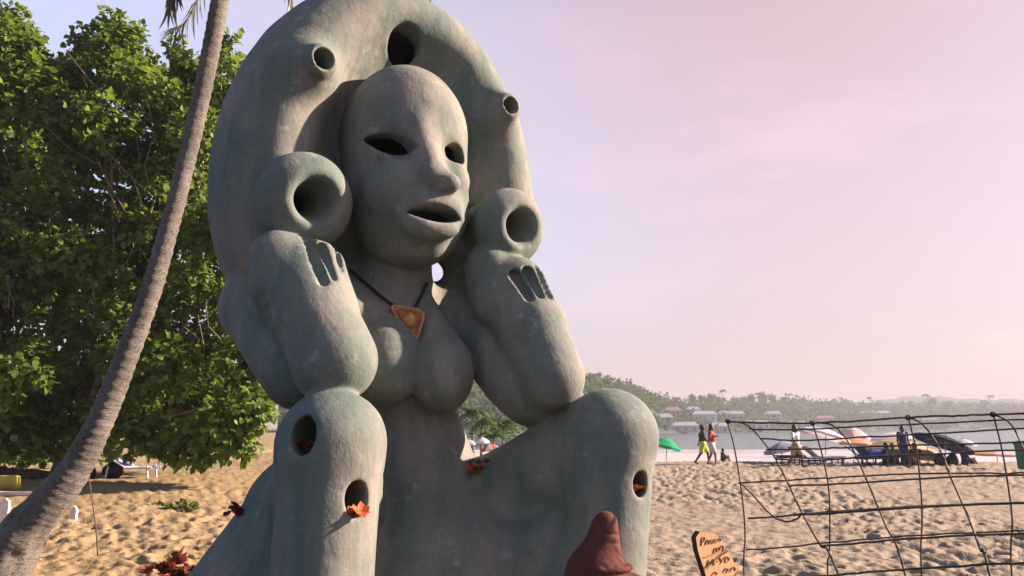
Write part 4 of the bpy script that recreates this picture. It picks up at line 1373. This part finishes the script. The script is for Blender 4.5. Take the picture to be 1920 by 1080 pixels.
PO_ = [[(1363, 789), (1375, 830), (1388, 905), (1395, 965), (1397, 1010), (1395, 1080)],
       [(1523, 792), (1541, 850), (1553, 910), (1556, 970), (1555, 1040), (1552, 1082)],
       [(1703, 782), (1717, 840), (1725, 900), (1729, 970), (1728, 1080)],
       [(1862, 776), (1878, 840), (1890, 910), (1898, 980), (1897, 1080)],
       [(2030, 770), (2050, 860), (2060, 960), (2060, 1080)]]
HO_ = [[(1365, 789), (1399, 796), (1425, 821), (1452, 857), (1477, 905), (1504, 962), (1537, 1021), (1573, 1080)],
       [(1524, 792), (1562, 798), (1595, 836), (1626, 902), (1660, 984), (1699, 1084)],
       [(1704, 782), (1730, 796), (1760, 838), (1786, 902), (1815, 968), (1838, 1030), (1857, 1084)],
       [(1863, 776), (1893, 793), (1914, 830), (1932, 890), (1960, 980), (1990, 1084)]]
for p in PO_:
    cpost(p)
for p in HO_:
    choop(p)
def on_line(line, y):
    xs_ = [p[0] for p in line]; ys_ = [p[1] for p in line]
    return float(np.interp(y, ys_, xs_))
# rails along the posts (back) and along the hoops (front)
def rail(pts, front, r=0.0050):
    q = []
    for px, py in pts:
        t = max(0.0, (py - 785) / 295)
        q.append((px, py, ycage(px) - (1.25 * math.sin(t * 1.35) if front else 0) - 0.02))
    bar('rail', q, r)
rail([(1360, 790), (1440, 793), (1523, 793), (1610, 789), (1703, 783), (1780, 780), (1862, 777), (2060, 770)], False, 0.006)
rail([(1384, 906), (1470, 901), (1553, 896), (1640, 891), (1725, 888), (1890, 887), (2055, 884)], False)
rail([(1402, 972), (1470, 967), (1556, 960), (1729, 949), (1898, 944), (2058, 940)], False, 0.006)
rail([(1398, 1031), (1470, 1026), (1556, 1017), (1729, 1003), (1897, 996), (2058, 990)], False)
rail([(1405, 804), (1460, 806), (1570, 802), (1738, 794), (1898, 787), (2060, 780)], True)
rail([(1425, 822), (1500, 826), (1612, 820), (1750, 813), (1908, 804), (2060, 796)], True)
rail([(1438, 842), (1520, 842), (1612, 838), (1760, 833), (1917, 829), (2060, 824)], True)
rail([(1453, 861), (1540, 863), (1620, 857), (1770, 850), (1922, 843), (2060, 838)], True)
rail([(1480, 911), (1560, 908), (1640, 903), (1790, 894), (1935, 890), (2060, 886)], True)
rail([(1505, 965), (1560, 962), (1660, 955), (1815, 946), (1950, 942), (2060, 938)], True, 0.006)
rail([(1537, 1023), (1600, 1019), (1680, 1012), (1830, 1003), (1965, 998), (2060, 994)], True)
rail([(1490, 1084), (1572, 1078), (1695, 1068), (1850, 1058), (1990, 1053), (2060, 1050)], True)
bar('loose_wire', [(1390, 908, 5.06), (1415, 932, 5.0), (1440, 960, 4.9), (1458, 973, 4.8), (1478, 978, 4.62), (1494, 972, 4.5), (1504, 963, 4.4)], 0.0055)
for px, py in ((1365, 790), (1523, 793), (1703, 783), (1862, 777)):
    q = P(px, py, ycage(px) - 0.005)
    m_ = MB()
    for i in range(3):
        a = [q + np.array((math.cos(t) * 0.013, (i - 1) * 0.007, math.sin(t) * 0.013)) for t in np.linspace(0, 6.0, 10)]
        m_.tube(a, 0.004, 5)
    local(m_, cg0).build('wire_tie', M_REBAR, cg)

# small things on the sand to the left
M_WHITE = simple_mat('white_painted_wood', (0.62, 0.55, 0.53), 0.7, 0.12, 8.0, 0.002)
def stake(px, base_row, top_row, Y, label, w):
    c = P(px, base_row, Y); t_ = P(px, top_row, Y)
    z = ground_z(c[0], c[1])
    e = empty('white_stake', (c[0], Y, z), label, 'stake', 'white stakes left of the statue')
    h_ = t_[2] - z
    MB().add([(-w, -.03, -.2), (w, -.03, -.2), (w, .03, -.2), (-w, .03, -.2), (-w * .9, -.028, h_ - .05), (w * .9, -.028, h_ - .05), (w * .9, .028, h_ - .05), (-w * .9, .028, h_ - .05), (0, -.012, h_), (0, .012, h_)],
             [(0, 1, 5, 4), (1, 2, 6, 5), (2, 3, 7, 6), (3, 0, 4, 7), (4, 5, 8), (5, 6, 9, 8), (6, 7, 9), (7, 4, 8, 9)]).build('shaft', M_WHITE, e)
    MB().box((0, 0, h_ * 0.62), (w * 2.1, 0.07, 0.03)).build('band', M_WHITE, e)
stake(136, 992, 948, 13.2, 'short white stake in the sand just right of the palm foot', 0.05)
stake(5, 992, 934, 13.0, 'white stake at the left edge of the picture behind the palm foot', 0.075)
M_LIME = cloth_mat('lime_cloth', (0.42, 0.40, 0.10))
c = P(8, 922, 16.2); z = ground_z(c[0], c[1])
tw_ = empty('towel', (c[0], c[1], z + 0.02), 'lime yellow towel hung over a low rail at the left edge of the picture', 'towel')
vs, fs = [], []
for i in range(9):
    for j in range(7):
        x = -0.42 + 0.09 * i
        s = j / 6
        vs.append((x, -0.05 * math.sin(s * 3.1) + 0.03 * math.sin(i * 1.3) + (0.06 if j > 3 else -0.06), 0.30 * math.sin(s * 3.14) ** 0.6 + 0.03))
for i in range(8):
    for j in range(6):
        fs.append((i * 7 + j, (i + 1) * 7 + j, (i + 1) * 7 + j + 1, i * 7 + j + 1))
o = MB().add(vs, fs).build('cloth', M_LIME, tw_, True)
md = o.modifiers.new('thick', 'SOLIDIFY'); md.thickness = 0.015
c = P(40, 926, 15.8); z = ground_z(c[0], c[1])
M_PLANK = simple_mat('pale_driftwood', (0.50, 0.40, 0.34), 0.8, 0.2, 5.0, 0.004)
pk = empty('driftwood_plank', (c[0], c[1], z), 'pale plank lying on the sand behind the palm foot', 'plank')
MB().box((0, 0, 0.05), (1.6, 0.22, 0.07)).build('board', M_PLANK, pk)
MB().box((-0.3, 0, 0.0), (0.1, 0.26, 0.06)).box((0.45, 0, 0.0), (0.1, 0.26, 0.06)).build('batten', M_PLANK, pk)
# thin rod leaning in the sand
a, b_ = P(186, 1040, 10.4), P(165, 884, 10.2)
a[2] = ground_z(a[0], a[1]) - 0.1
rd = empty('thin_rod', tuple(a), 'thin brown rod stuck upright in the sand right of the palm trunk', 'rod')
local(MB().tube(spline([a, a * .6 + b_ * .4 + np.array((0.02, 0, 0)), b_], 10), list(np.linspace(0.012, 0.007, 11)), 6), a).build('shaft', M_REBAR, rd, True)
local(MB().tube([b_ + np.array((-0.014, 0, -0.02)), b_ + np.array((0.016, 0, 0.012))], 0.006, 5), a).build('hook', M_REBAR, rd, True)
# blue and white beach lounger below the tree
M_BLUE = cloth_mat('blue_striped_canvas', (0.045, 0.10, 0.33), 0.15)
M_CANV = cloth_mat('white_canvas', (0.60, 0.60, 0.66), 0.15)
M_BLACK = simple_mat('dark_plastic', (0.018, 0.018, 0.024), 0.5, 0.3)
c = P(248, 882, 19.2); z = ground_z(c[0], c[1])
ln = empty('beach_lounger', (c[0], c[1], z), 'blue and white striped beach lounger under the edge of the leafy tree', 'lounger', None, 0.1)
for i in range(7):
    x0 = -0.55 + i * 0.155
    z0 = 0.26 + max(0, -x0 - 0.05) * 0.62
    x1 = x0 + 0.15; z1 = 0.26 + max(0, -x1 - 0.05) * 0.62
    MB().add([(x0, -.30, z0), (x1, -.30, z1), (x1, .30, z1), (x0, .30, z0), (x0, -.30, z0 - .03), (x1, -.30, z1 - .03), (x1, .30, z1 - .03), (x0, .30, z0 - .03)],
             [(0, 1, 2, 3), (7, 6, 5, 4), (0, 4, 5, 1), (1, 5, 6, 2), (2, 6, 7, 3), (3, 7, 4, 0)]).build('sling', M_BLUE if i % 2 == 0 else M_CANV, ln)
for x in (-0.5, 0.48):
    for y in (-.3, .3):
        MB().tube([(x, y, -0.02), (x * 0.9, y, 0.3)], 0.022, 6).build('leg', M_CANV, ln)
MB().tube([(-.56, -.3, .56), (-.05, -.3, .25), (.55, -.3, .25)], 0.02, 6).tube([(-.56, .3, .56), (-.05, .3, .25), (.55, .3, .25)], 0.02, 6).build('frame', M_CANV, ln)
c = P(212, 878, 19.4); z = ground_z(c[0], c[1])
bg_ = empty('beach_bag', (c[0], c[1], z), 'dark bag on the sand between the palm trunk and the blue lounger', 'bag')
FB = Field((-.35, -.25, -.05), (.35, .25, .5), 0.03)
FB.union(ell((0, 0, .15), (.26, .16, .2)), 0, 1); FB.union(ell((.05, 0, .28), (.15, .1, .12)), .05, 1)
V, N, Q, lab = FB.extract()
bag_me = part_meshes(V, N, Q, lab)[1]
link('sack', bag_me, M_BLACK, bg_)
MB().tube(spline([(-.12, 0, .32), (-.05, 0, .5), (.08, 0, .5), (.14, 0, .34)], 10), 0.014, 5).build('handle', M_BLACK, bg_)
# ------------------------------------------------------------------ people, parasols and furniture along the water
def skin(name, c):
    return simple_mat(name, c, 0.55, 0.12, 8.0)
M_SKIN_D = skin('deep_brown_skin', (0.085, 0.045, 0.028)); M_SKIN_M = skin('brown_skin', (0.20, 0.105, 0.065)); M_SKIN_L = skin('tanned_skin', (0.36, 0.20, 0.14))
M_HAIR = simple_mat('dark_hair', (0.012, 0.011, 0.012), 0.6, 0.3, 20.0)
CL = {k: simple_mat('cloth_' + k, c, 0.85, 0.15, 10.0) for k, c in (('lime', (0.42, 0.50, 0.045)), ('red', (0.33, 0.035, 0.04)), ('dark', (0.025, 0.032, 0.035)), ('white', (0.60, 0.57, 0.56)), ('navy', (0.022, 0.045, 0.10)),
                                                          ('khaki', (0.30, 0.25, 0.13)), ('blue', (0.03, 0.10, 0.32)), ('pale', (0.50, 0.42, 0.42)), ('yellow', (0.45, 0.38, 0.16)), ('olive', (0.10, 0.11, 0.055)))}
def person(loc, rot, label, J, sk, clothes, height=1.7, hair=True, longhair=False, cat='person'):
    """J: joints in metres for a 1.7 m figure facing -Y; clothes: (name, material, [(joint a, joint b, ra, rb)])"""
    e = empty('person', loc, label, cat, None, rot)
    s = height / 1.7
    R = {'head': .105}
    F_ = Field((-.62, -.62, -.06), (.62, .62, 1.9), 0.022)
    g = {k: np.array(v, float) for k, v in J.items()}
    def lim(a, b, ra, rb, k=0.03):
        F_.union(rcone(g[a], g[b], ra, rb), k)
    lim('pelvis', 'chest', .135, .155, .05)
    for sd_ in 'lr':
        sgn = 1 if sd_ == 'l' else -1
        F_.union(rcone(g['chest'] + np.array((0, 0, .08)), g['sh' + sd_], .09, .062), .05)
        lim('sh' + sd_, 'el' + sd_, .056, .043); lim('el' + sd_, 'wr' + sd_, .043, .030)
        hd = unit(g['wr' + sd_] - g['el' + sd_])
        F_.union(rcone(g['wr' + sd_], g['wr' + sd_] + hd * .075, .032, .036), .02)
        F_.union(rcone(g['wr' + sd_] + hd * .08, g['wr' + sd_] + hd * .15, .030, .020), .015)
        F_.union(rcone(g['wr' + sd_] + hd * .03, g['wr' + sd_] + hd * .08 + np.array((-.035 * sgn, -.02, 0)), .018, .014), .012)
        F_.union(rcone(g['pelvis'], g['hip' + sd_], .12, .10), .05)
        lim('hip' + sd_, 'kn' + sd_, .090, .060, .04); lim('kn' + sd_, 'an' + sd_, .060, .040)
        F_.union(rcone(g['an' + sd_] + np.array((0, .03, -.035)), g['to' + sd_], .042, .032), .03)
    F_.union(rcone(g['chest'] + np.array((0, 0, .12)), g['head'], .062, .055), .03)
    F_.union(ell(g['head'] + np.array((0, 0, .015)), (.078, .098, .115)), .02)
    F_.union(ell(g['head'] + np.array((0, -.03, -.06)), (.052, .062, .055)), .03)
    F_.union(ell(g['head'] + np.array((0, -.102, -.01)), (.014, .02, .028)), .012)
    V, N, Q, lab = F_.extract()
    o = link('body', part_meshes(V * s, N, Q, lab)[1], sk, e)
    if hair:
        FHh = Field((-.62, -.62, -.06), (.62, .62, 1.9), 0.022)
        FHh.union(ell(g['head'] + np.array((0, .018, .045)), (.092, .105, .105)), 0)
        FHh.union(ell(g['head'] + np.array((0, .05, -.02)), (.08, .07, .10)), .03)
        if longhair:
            FHh.union(ell(g['head'] + np.array((0, .03, .12)), (.09, .09, .10)), .03)
            FHh.union(ell(g['head'] + np.array((0, .09, -.12)), (.085, .055, .14)), .05)
        V, N, Q, lab = FHh.extract()
        link('hair', part_meshes(V * s, N, Q, lab)[1], M_HAIR, e)
    for nm, mt, segs in clothes:
        Fc = Field((-.62, -.62, -.06), (.62, .62, 1.9), 0.022)
        for a, b, ra, rb in segs:
            pa = g[a] if isinstance(a, str) else g[a[0]] * (1 - a[2]) + g[a[1]] * a[2]
            pb = g[b] if isinstance(b, str) else g[b[0]] * (1 - b[2]) + g[b[1]] * b[2]
            Fc.union(rcone(pa, pb, ra, rb), .04)
        V, N, Q, lab = Fc.extract()
        link(nm, part_meshes(V * s, N, Q, lab)[1], mt, e)
    return e
STAND = dict(pelvis=(0, 0, .93), chest=(0, 0, 1.25), head=(0, -.02, 1.57), shl=(.19, 0, 1.38), shr=(-.19, 0, 1.38), ell=(.25, .02, 1.10), elr=(-.25, .02, 1.10), wrl=(.27, -.06, .86), wrr=(-.27, -.06, .86),
             hipl=(.09, 0, .88), hipr=(-.09, 0, .88), knl=(.10, -.02, .48), knr=(-.10, -.02, .48), anl=(.11, .02, .08), anr=(-.11, .02, .08), tol=(.12, -.14, .03), tor=(-.12, -.14, .03))
def pose(**k):
    d = dict(STAND); d.update(k); return d
WALK_A = pose(knl=(.10, -.20, .50), anl=(.10, -.24, .09), tol=(.11, -.40, .05), knr=(-.10, .10, .47), anr=(-.10, .34, .12), tor=(-.10, .24, .03), ell=(.27, .10, 1.12), wrl=(.27, .16, .90), elr=(-.27, -.10, 1.12), wrr=(-.26, -.24, .93))
WALK_B = pose(knr=(-.10, -.16, .50), anr=(-.10, -.18, .09), tor=(-.11, -.34, .04), knl=(.10, .06, .47), anl=(.10, .22, .10), tol=(.10, .08, .03), elr=(-.30, .0, 1.16), wrr=(-.22, -.22, 1.22), ell=(.27, .06, 1.12), wrl=(.27, .0, .88))
SIT = pose(pelvis=(0, 0, .14), chest=(0, -.02, .46), head=(0, -.06, .80), shl=(.19, 0, .60), shr=(-.19, 0, .60), ell=(.26, -.16, .40), elr=(-.26, -.16, .40), wrl=(.16, -.38, .42), wrr=(-.16, -.38, .42), hipl=(.09, -.02, .13), hipr=(-.09, -.02, .13),
           knl=(.13, -.36, .42), knr=(-.13, -.36, .42), anl=(.12, -.50, .08), anr=(-.12, -.50, .08), tol=(.13, -.60, .04), tor=(-.13, -.60, .04))
shorts = lambda m_: ('shorts', m_, [('pelvis', 'hipl', .15, .12), ('pelvis', 'hipr', .15, .12), ('hipl', ('hipl', 'knl', .72), .115, .105), ('hipr', ('hipr', 'knr', .72), .115, .105)])
shirt = lambda m_: ('shirt', m_, [('pelvis', 'chest', .150, .170), ('chest', 'shl', .12, .085), ('chest', 'shr', .12, .085), ('shl', ('shl', 'ell', .5), .078, .066), ('shr', ('shr', 'elr', .5), .078, .066)])
trous = lambda m_: ('trousers', m_, [('pelvis', 'hipl', .15, .12), ('pelvis', 'hipr', .15, .12), ('hipl', 'knl', .112, .085), ('hipr', 'knr', .112, .085), ('knl', ('knl', 'anl', .85), .085, .07), ('knr', ('knr', 'anr', .85), .085, .07)])
def at_px(px, row, Y):
    c = P(px, row, Y)
    return (c[0], Y, ground_z(c[0], Y))
def top_off(mesh_o):
    pass
person(at_px(1319, 866, 35.3), math.radians(78), 'walker in lime green shorts and dark top, left of the two walking together', WALK_A, M_SKIN_D, [shorts(CL['lime']), shirt(CL['dark'])], 1.72)
person(at_px(1336, 867, 34.8), math.radians(60), 'walker in red top with pale shorts, right of the two walking together', WALK_B, M_SKIN_M, [shorts(CL['pale']), shirt(CL['red'])], 1.70, True, True)
person(at_px(1355, 864, 38.0), math.radians(100), 'small dark child sitting at the edge of the surf right of the two walkers', SIT, M_SKIN_D, [shorts(CL['navy'])], 1.15)
for px, Y, rz, lab in ((1400, 52.5, 0.4, 'bather in the foam, the left one of two heads above the water'), (1415, 51.5, -0.3, 'bather in the foam, the right one of two dark heads above the water')):
    c = P(px, 866, Y)
    person((c[0], Y, SEA - 1.12), rz, lab, STAND, M_SKIN_D, [shorts(CL['navy'])], 1.7)
person(at_px(1494, 873, 32.6), math.radians(35), 'person in white top and khaki shorts with dark hair walking by the grey parasol', WALK_A, M_SKIN_D, [shorts(CL['khaki']), shirt(CL['white'])], 1.68, True, True)
person(at_px(1697, 872, 33.6), math.radians(10), 'person in dark navy standing in the middle of the group under the tan parasol', STAND, M_SKIN_D, [trous(CL['navy']), shirt(CL['navy'])], 1.66)
person(at_px(1677, 873, 33.4), math.radians(-40), 'person in olive clothes sitting left of the standing figure in navy', SIT, M_SKIN_D, [shorts(CL['dark']), shirt(CL['olive'])], 1.75)
person(at_px(1662, 872, 34.2), math.radians(70), 'dark clad person sitting beside the blue parasol', SIT, M_SKIN_D, [shorts(CL['dark']), shirt(CL['dark'])], 1.75)
person(at_px(1719, 872, 33.5), math.radians(-75), 'person in brown top sitting right of the standing figure in navy', SIT, M_SKIN_M, [shorts(CL['khaki']), shirt(CL['dark'])], 1.75)
person(at_px(1809, 873, 34.5), math.radians(95), 'dark clad person reclining on the sand below the navy parasol', SIT, M_SKIN_D, [shorts(CL['navy']), shirt(CL['navy'])], 1.35)

M_POLE = simple_mat('parasol_pole', (0.42, 0.40, 0.40), 0.5, 0.1)
UC = {k: cloth_mat('parasol_' + k, c, 0.28) for k, c in (('green', (0.03, 0.30, 0.15)), ('grey', (0.30, 0.32, 0.40)), ('white', (0.62, 0.58, 0.62)), ('rose', (0.62, 0.46, 0.47)), ('peach', (0.60, 0.36, 0.21)),
                                                   ('tan', (0.50, 0.37, 0.22)), ('blue', (0.030, 0.085, 0.30)), ('navy', (0.008, 0.012, 0.032)), ('slate', (0.05, 0.07, 0.10)), ('red', (0.45, 0.06, 0.05)))}
def parasol(px, top_row, Y, width_px, drop_px, tilt, turn, c1_, c2_, label, valance=0.12):
    """tilt in degrees towards image right (+) or left (-)"""
    tp = P(px, top_row, Y)
    r = width_px / 2 * Y / FPX
    h_ = drop_px * Y / FPX
    gz_ = max(ground_z(tp[0], tp[1]), SEA + 0.05)
    e = empty('beach_parasol', (tp[0], Y, gz_), label, 'parasol', 'parasols along the water')
    T = Matrix.Rotation(math.radians(tilt), 3, 'Y') @ Matrix.Rotation(turn, 3, 'Z')
    apex = Vector((0, 0, tp[2] - gz_))
    me = MB(); me2 = MB()
    rings = ((0.04, 0.0), (0.5, 0.36), (0.85, 0.80), (1.0, 1.0))
    for k_ in range(8):
        a0, a1 = k_ * math.pi / 4, (k_ + 1) * math.pi / 4
        vs = []
        for rr_, hh in rings:
            for q in range(5):
                a = a0 + (a1 - a0) * q / 4
                sag = 1 - 0.045 * math.sin(q / 4 * math.pi) * rr_
                vs.append(apex + T @ Vector((math.cos(a) * r * rr_ * sag, math.sin(a) * r * rr_ * sag, -h_ * hh)))
        for q in range(5):
            a = a0 + (a1 - a0) * q / 4
            sag = 1 - 0.045 * math.sin(q / 4 * math.pi)
            vs.append(apex + T @ Vector((math.cos(a) * r * sag * 1.005, math.sin(a) * r * sag * 1.005, -h_ - valance * (0.8 + 0.2 * math.sin(q / 4 * math.pi)))))
        fs = [(j * 5 + i, j * 5 + i + 1, (j + 1) * 5 + i + 1, (j + 1) * 5 + i) for j in range(4) for i in range(4)]
        (me if k_ % 2 == 0 else me2).add(vs, fs)
        MB().tube([apex + T @ Vector((0, 0, -.03)), apex + T @ Vector((math.cos(a0) * r * .98, math.sin(a0) * r * .98, -h_ - .02))], 0.010, 4).build('rib', M_POLE, e)
    me.build('canopy', UC[c1_], e); me2.build('canopy', UC[c2_], e)
    base = Vector((apex.x - math.tan(math.radians(tilt)) * 0.25 * apex.z, 0, -0.25))
    MB().tube([base, apex * 0.55 + Vector((base.x * .4, 0, 0)), apex + T @ Vector((0, 0, .10))], 0.022, 7).build('pole', M_POLE, e)
    return e
parasol(1250, 820, 41.0, 62, 16, 14, .2, 'green', 'green', 'bright green parasol right of the farther knee of the statue')
parasol(1464, 829, 36.0, 72, 12, -12, .1, 'grey', 'white', 'grey and white parasol tilted left over a table, left of the walker in white top')
parasol(1548, 803, 37.0, 92, 12, 17, .3, 'white', 'white', 'white parasol with dark underside tilted right behind the second hoop of the cage')
parasol(1597, 799, 38.5, 64, 19, 5, .5, 'rose', 'rose', 'rose white peaked parasol right of the white tilted one')
parasol(1607, 821, 37.2, 64, 10, 4, .1, 'peach', 'peach', 'peach orange parasol below the rose white peaked one')
parasol(1680, 809, 42.0, 100, 13, 0, .4, 'white', 'white', 'flat white parasol behind the tan one in the middle of the group')
parasol(1682, 821, 36.5, 124, 20, 3, .2, 'tan', 'tan', 'wide tan parasol sheltering the seated group')
parasol(1635, 841, 34.6, 64, 13, -4, .3, 'blue', 'blue', 'low blue parasol left of the seated group')
parasol(1772, 817, 34.0, 104, 13, 21, .2, 'navy', 'navy', 'large navy parasol tilted steeply right over dark bags')
parasol(1806, 823, 44.0, 44, 9, 0, .1, 'white', 'white', 'small white parasol far behind the navy one')
parasol(1739, 842, 35.2, 56, 17, 10, .6, 'tan', 'peach', 'golden tan parasol leaning low between the group and the navy parasol')
parasol(1868, 843, 40.0, 96, 8, 2, .2, 'peach', 'rose', 'pale peach parasol low near the right edge of the picture')
parasol(905, 820, 44.0, 26, 7, 0, .2, 'white', 'white', 'small white parasol seen through the gap between torso and farther thigh')
parasol(918, 832, 41.0, 36, 9, -8, .3, 'red', 'white', 'red and white parasol seen through the gap between torso and farther thigh')
parasol(880, 824, 47.0, 22, 6, 0, .2, 'grey', 'white', 'grey parasol half hidden by the torso in the gap beside it')
# tables, chairs, bags
M_PLW = simple_mat('white_plastic', (0.58, 0.57, 0.60), 0.4, 0.08)
M_PLB = simple_mat('dark_blue_plastic', (0.03, 0.05, 0.14), 0.5, 0.2)
def table(px, row, Y, w, h_, mat, label, rot=0.0):
    e = empty('beach_table', at_px(px, row, Y), label, 'table', 'tables by the parasols', rot)
    MB().box((0, 0, h_), (w, 0.7, 0.05)).build('tabletop', mat, e)
    MB().box((0, 0, h_ - 0.07), (w * 0.9, 0.6, 0.06)).build('apron', mat, e)
    for x in (-w / 2 + .08, w / 2 - .08):
        for y in (-.28, .28):
            MB().tube([(x, y, -.03), (x * .96, y, h_ - 0.04)], 0.025, 6).build('leg', mat, e)
def lounger(px, row, Y, rot, mat, label):
    e = empty('sun_lounger', at_px(px, row, Y), label, 'lounger', 'loungers by the parasols', rot)
    MB().box((.25, 0, .32), (1.3, .6, .05)).build('seat', mat, e)
    MB().box((-.62, 0, .55), (.75, .6, .05), Matrix.Rotation(math.radians(40), 3, 'Y')).build('backrest', mat, e)
    for x in (-.3, .8):
        for y in (-.26, .26):
            MB().box((x, y, .15), (.05, .05, .34)).build('leg', mat, e)
table(1478, 872, 34.2, 0.95, 0.42, M_BLACK, 'dark low table beside the walker in white top')
table(1560, 870, 35.0, 1.0, 0.35, M_PLW, 'white low table on the sand behind the second post of the cage')
lounger(1522, 872, 34.0, 0.2, M_PLB, 'dark blue lounger right of the walker in white top')
lounger(1545, 872, 35.6, 0.1, M_PLW, 'white lounger next to the white low table')
lounger(1645, 872, 33.8, 0.3, M_PLB, 'dark blue lounger under the low blue parasol, the left one of two')
lounger(1631, 870, 34.8, -0.5, M_PLB, 'dark blue lounger under the low blue parasol, the right one of two')
for px, Y, s_k, lab in ((1764, 34.2, 1.05, 'dark bag on the sand, leftmost of those under the navy parasol'), (1786, 34.4, 1.0, 'dark bag on the sand, between the leftmost bag and the reclining person'), (1826, 34.6, 0.62, 'smallest dark bag, right of the reclining person')):
    e = empty('beach_bag', at_px(px, 872, Y), lab, 'bag', 'bags under the navy parasol')
    o = link('sack', bag_me.copy(), None, e); o.data.materials.clear(); o.data.materials.append(M_BLACK)
    o.scale = (s_k * 1.05, s_k, s_k * 1.35)
    MB().tube(spline([(-.10, 0, .40 * s_k), (-.05, 0, .55 * s_k), (.08, 0, .55 * s_k), (.12, 0, .40 * s_k)], 10), 0.014, 5).build('handle', M_BLACK, e)
# short post and green bin
c = at_px(1580, 874, 33.6)
e = empty('short_post', c, 'short brown post in the sand right of the white low table', 'post')
MB().tube([(0, 0, -.2), (0.01, 0, .20), (0, 0, .33)], [.05, .05, .045], 8).build('shaft', M_WOODD, e)
MB().tube([(0, 0, .33), (0, 0, .36)], [.06, .05], 8).build('cap', M_WOODD, e)
c = at_px(1921, 876, 31.0)
e = empty('green_bin', c, 'tall green bin on the sand at the right edge of the picture', 'bin')
M_GREENP = simple_mat('green_plastic', (0.02, 0.12, 0.075), 0.5, 0.2)
MB().tube([(0, 0, -.05), (0, 0, .95)], [.22, .27], 12).build('barrel', M_GREENP, e)
MB().tube([(0, 0, .95), (0, 0, 1.02), (0, 0, 1.12)], [.30, .30, .18], 12).build('lid', M_GREENP, e)
# palms on the slope seen through the gap in the statue
for px, top, base, Y, k_, lab in ((884, 764, 835, 70.0, 0, 'tallest and farthest left'), (905, 782, 838, 62.0, 1, 'second from the left'), (942, 778, 838, 66.0, 0, 'farthest right'), (925, 800, 838, 58.0, 1, 'lowest of them')):
    a = P(px, base, Y); t_ = P(px, top, Y)
    plant_tree(PALMS[k_], a[0], Y, ground_z(a[0], Y) - 0.2, (t_[2] - ground_z(a[0], Y)) / 7.3, 'palm_tree', 'green palm in the gap beside the torso of the statue, ' + lab, 'palms in the gap of the statue')
# ------------------------------------------------------------------ the hazy air over the bay
hm = bpy.data.materials.new('sea_haze')
hm.use_nodes = True
hm.node_tree.nodes.clear()
pv = hm.node_tree.nodes.new('ShaderNodeVolumePrincipled')
pv.inputs['Color'].default_value = (0.53, 0.56, 0.66, 1)
pv.inputs['Density'].default_value = 0.00065
pv.inputs['Anisotropy'].default_value = 0.05
ho = hm.node_tree.nodes.new('ShaderNodeOutputMaterial')
hm.node_tree.links.new(pv.outputs[0], ho.inputs['Volume'])
hz = MB().box((0, 0, (72 - 9.5) / 2), (5600, 5600, 72 + 9.5)).build('haze', hm)
hz['kind'] = 'stuff'
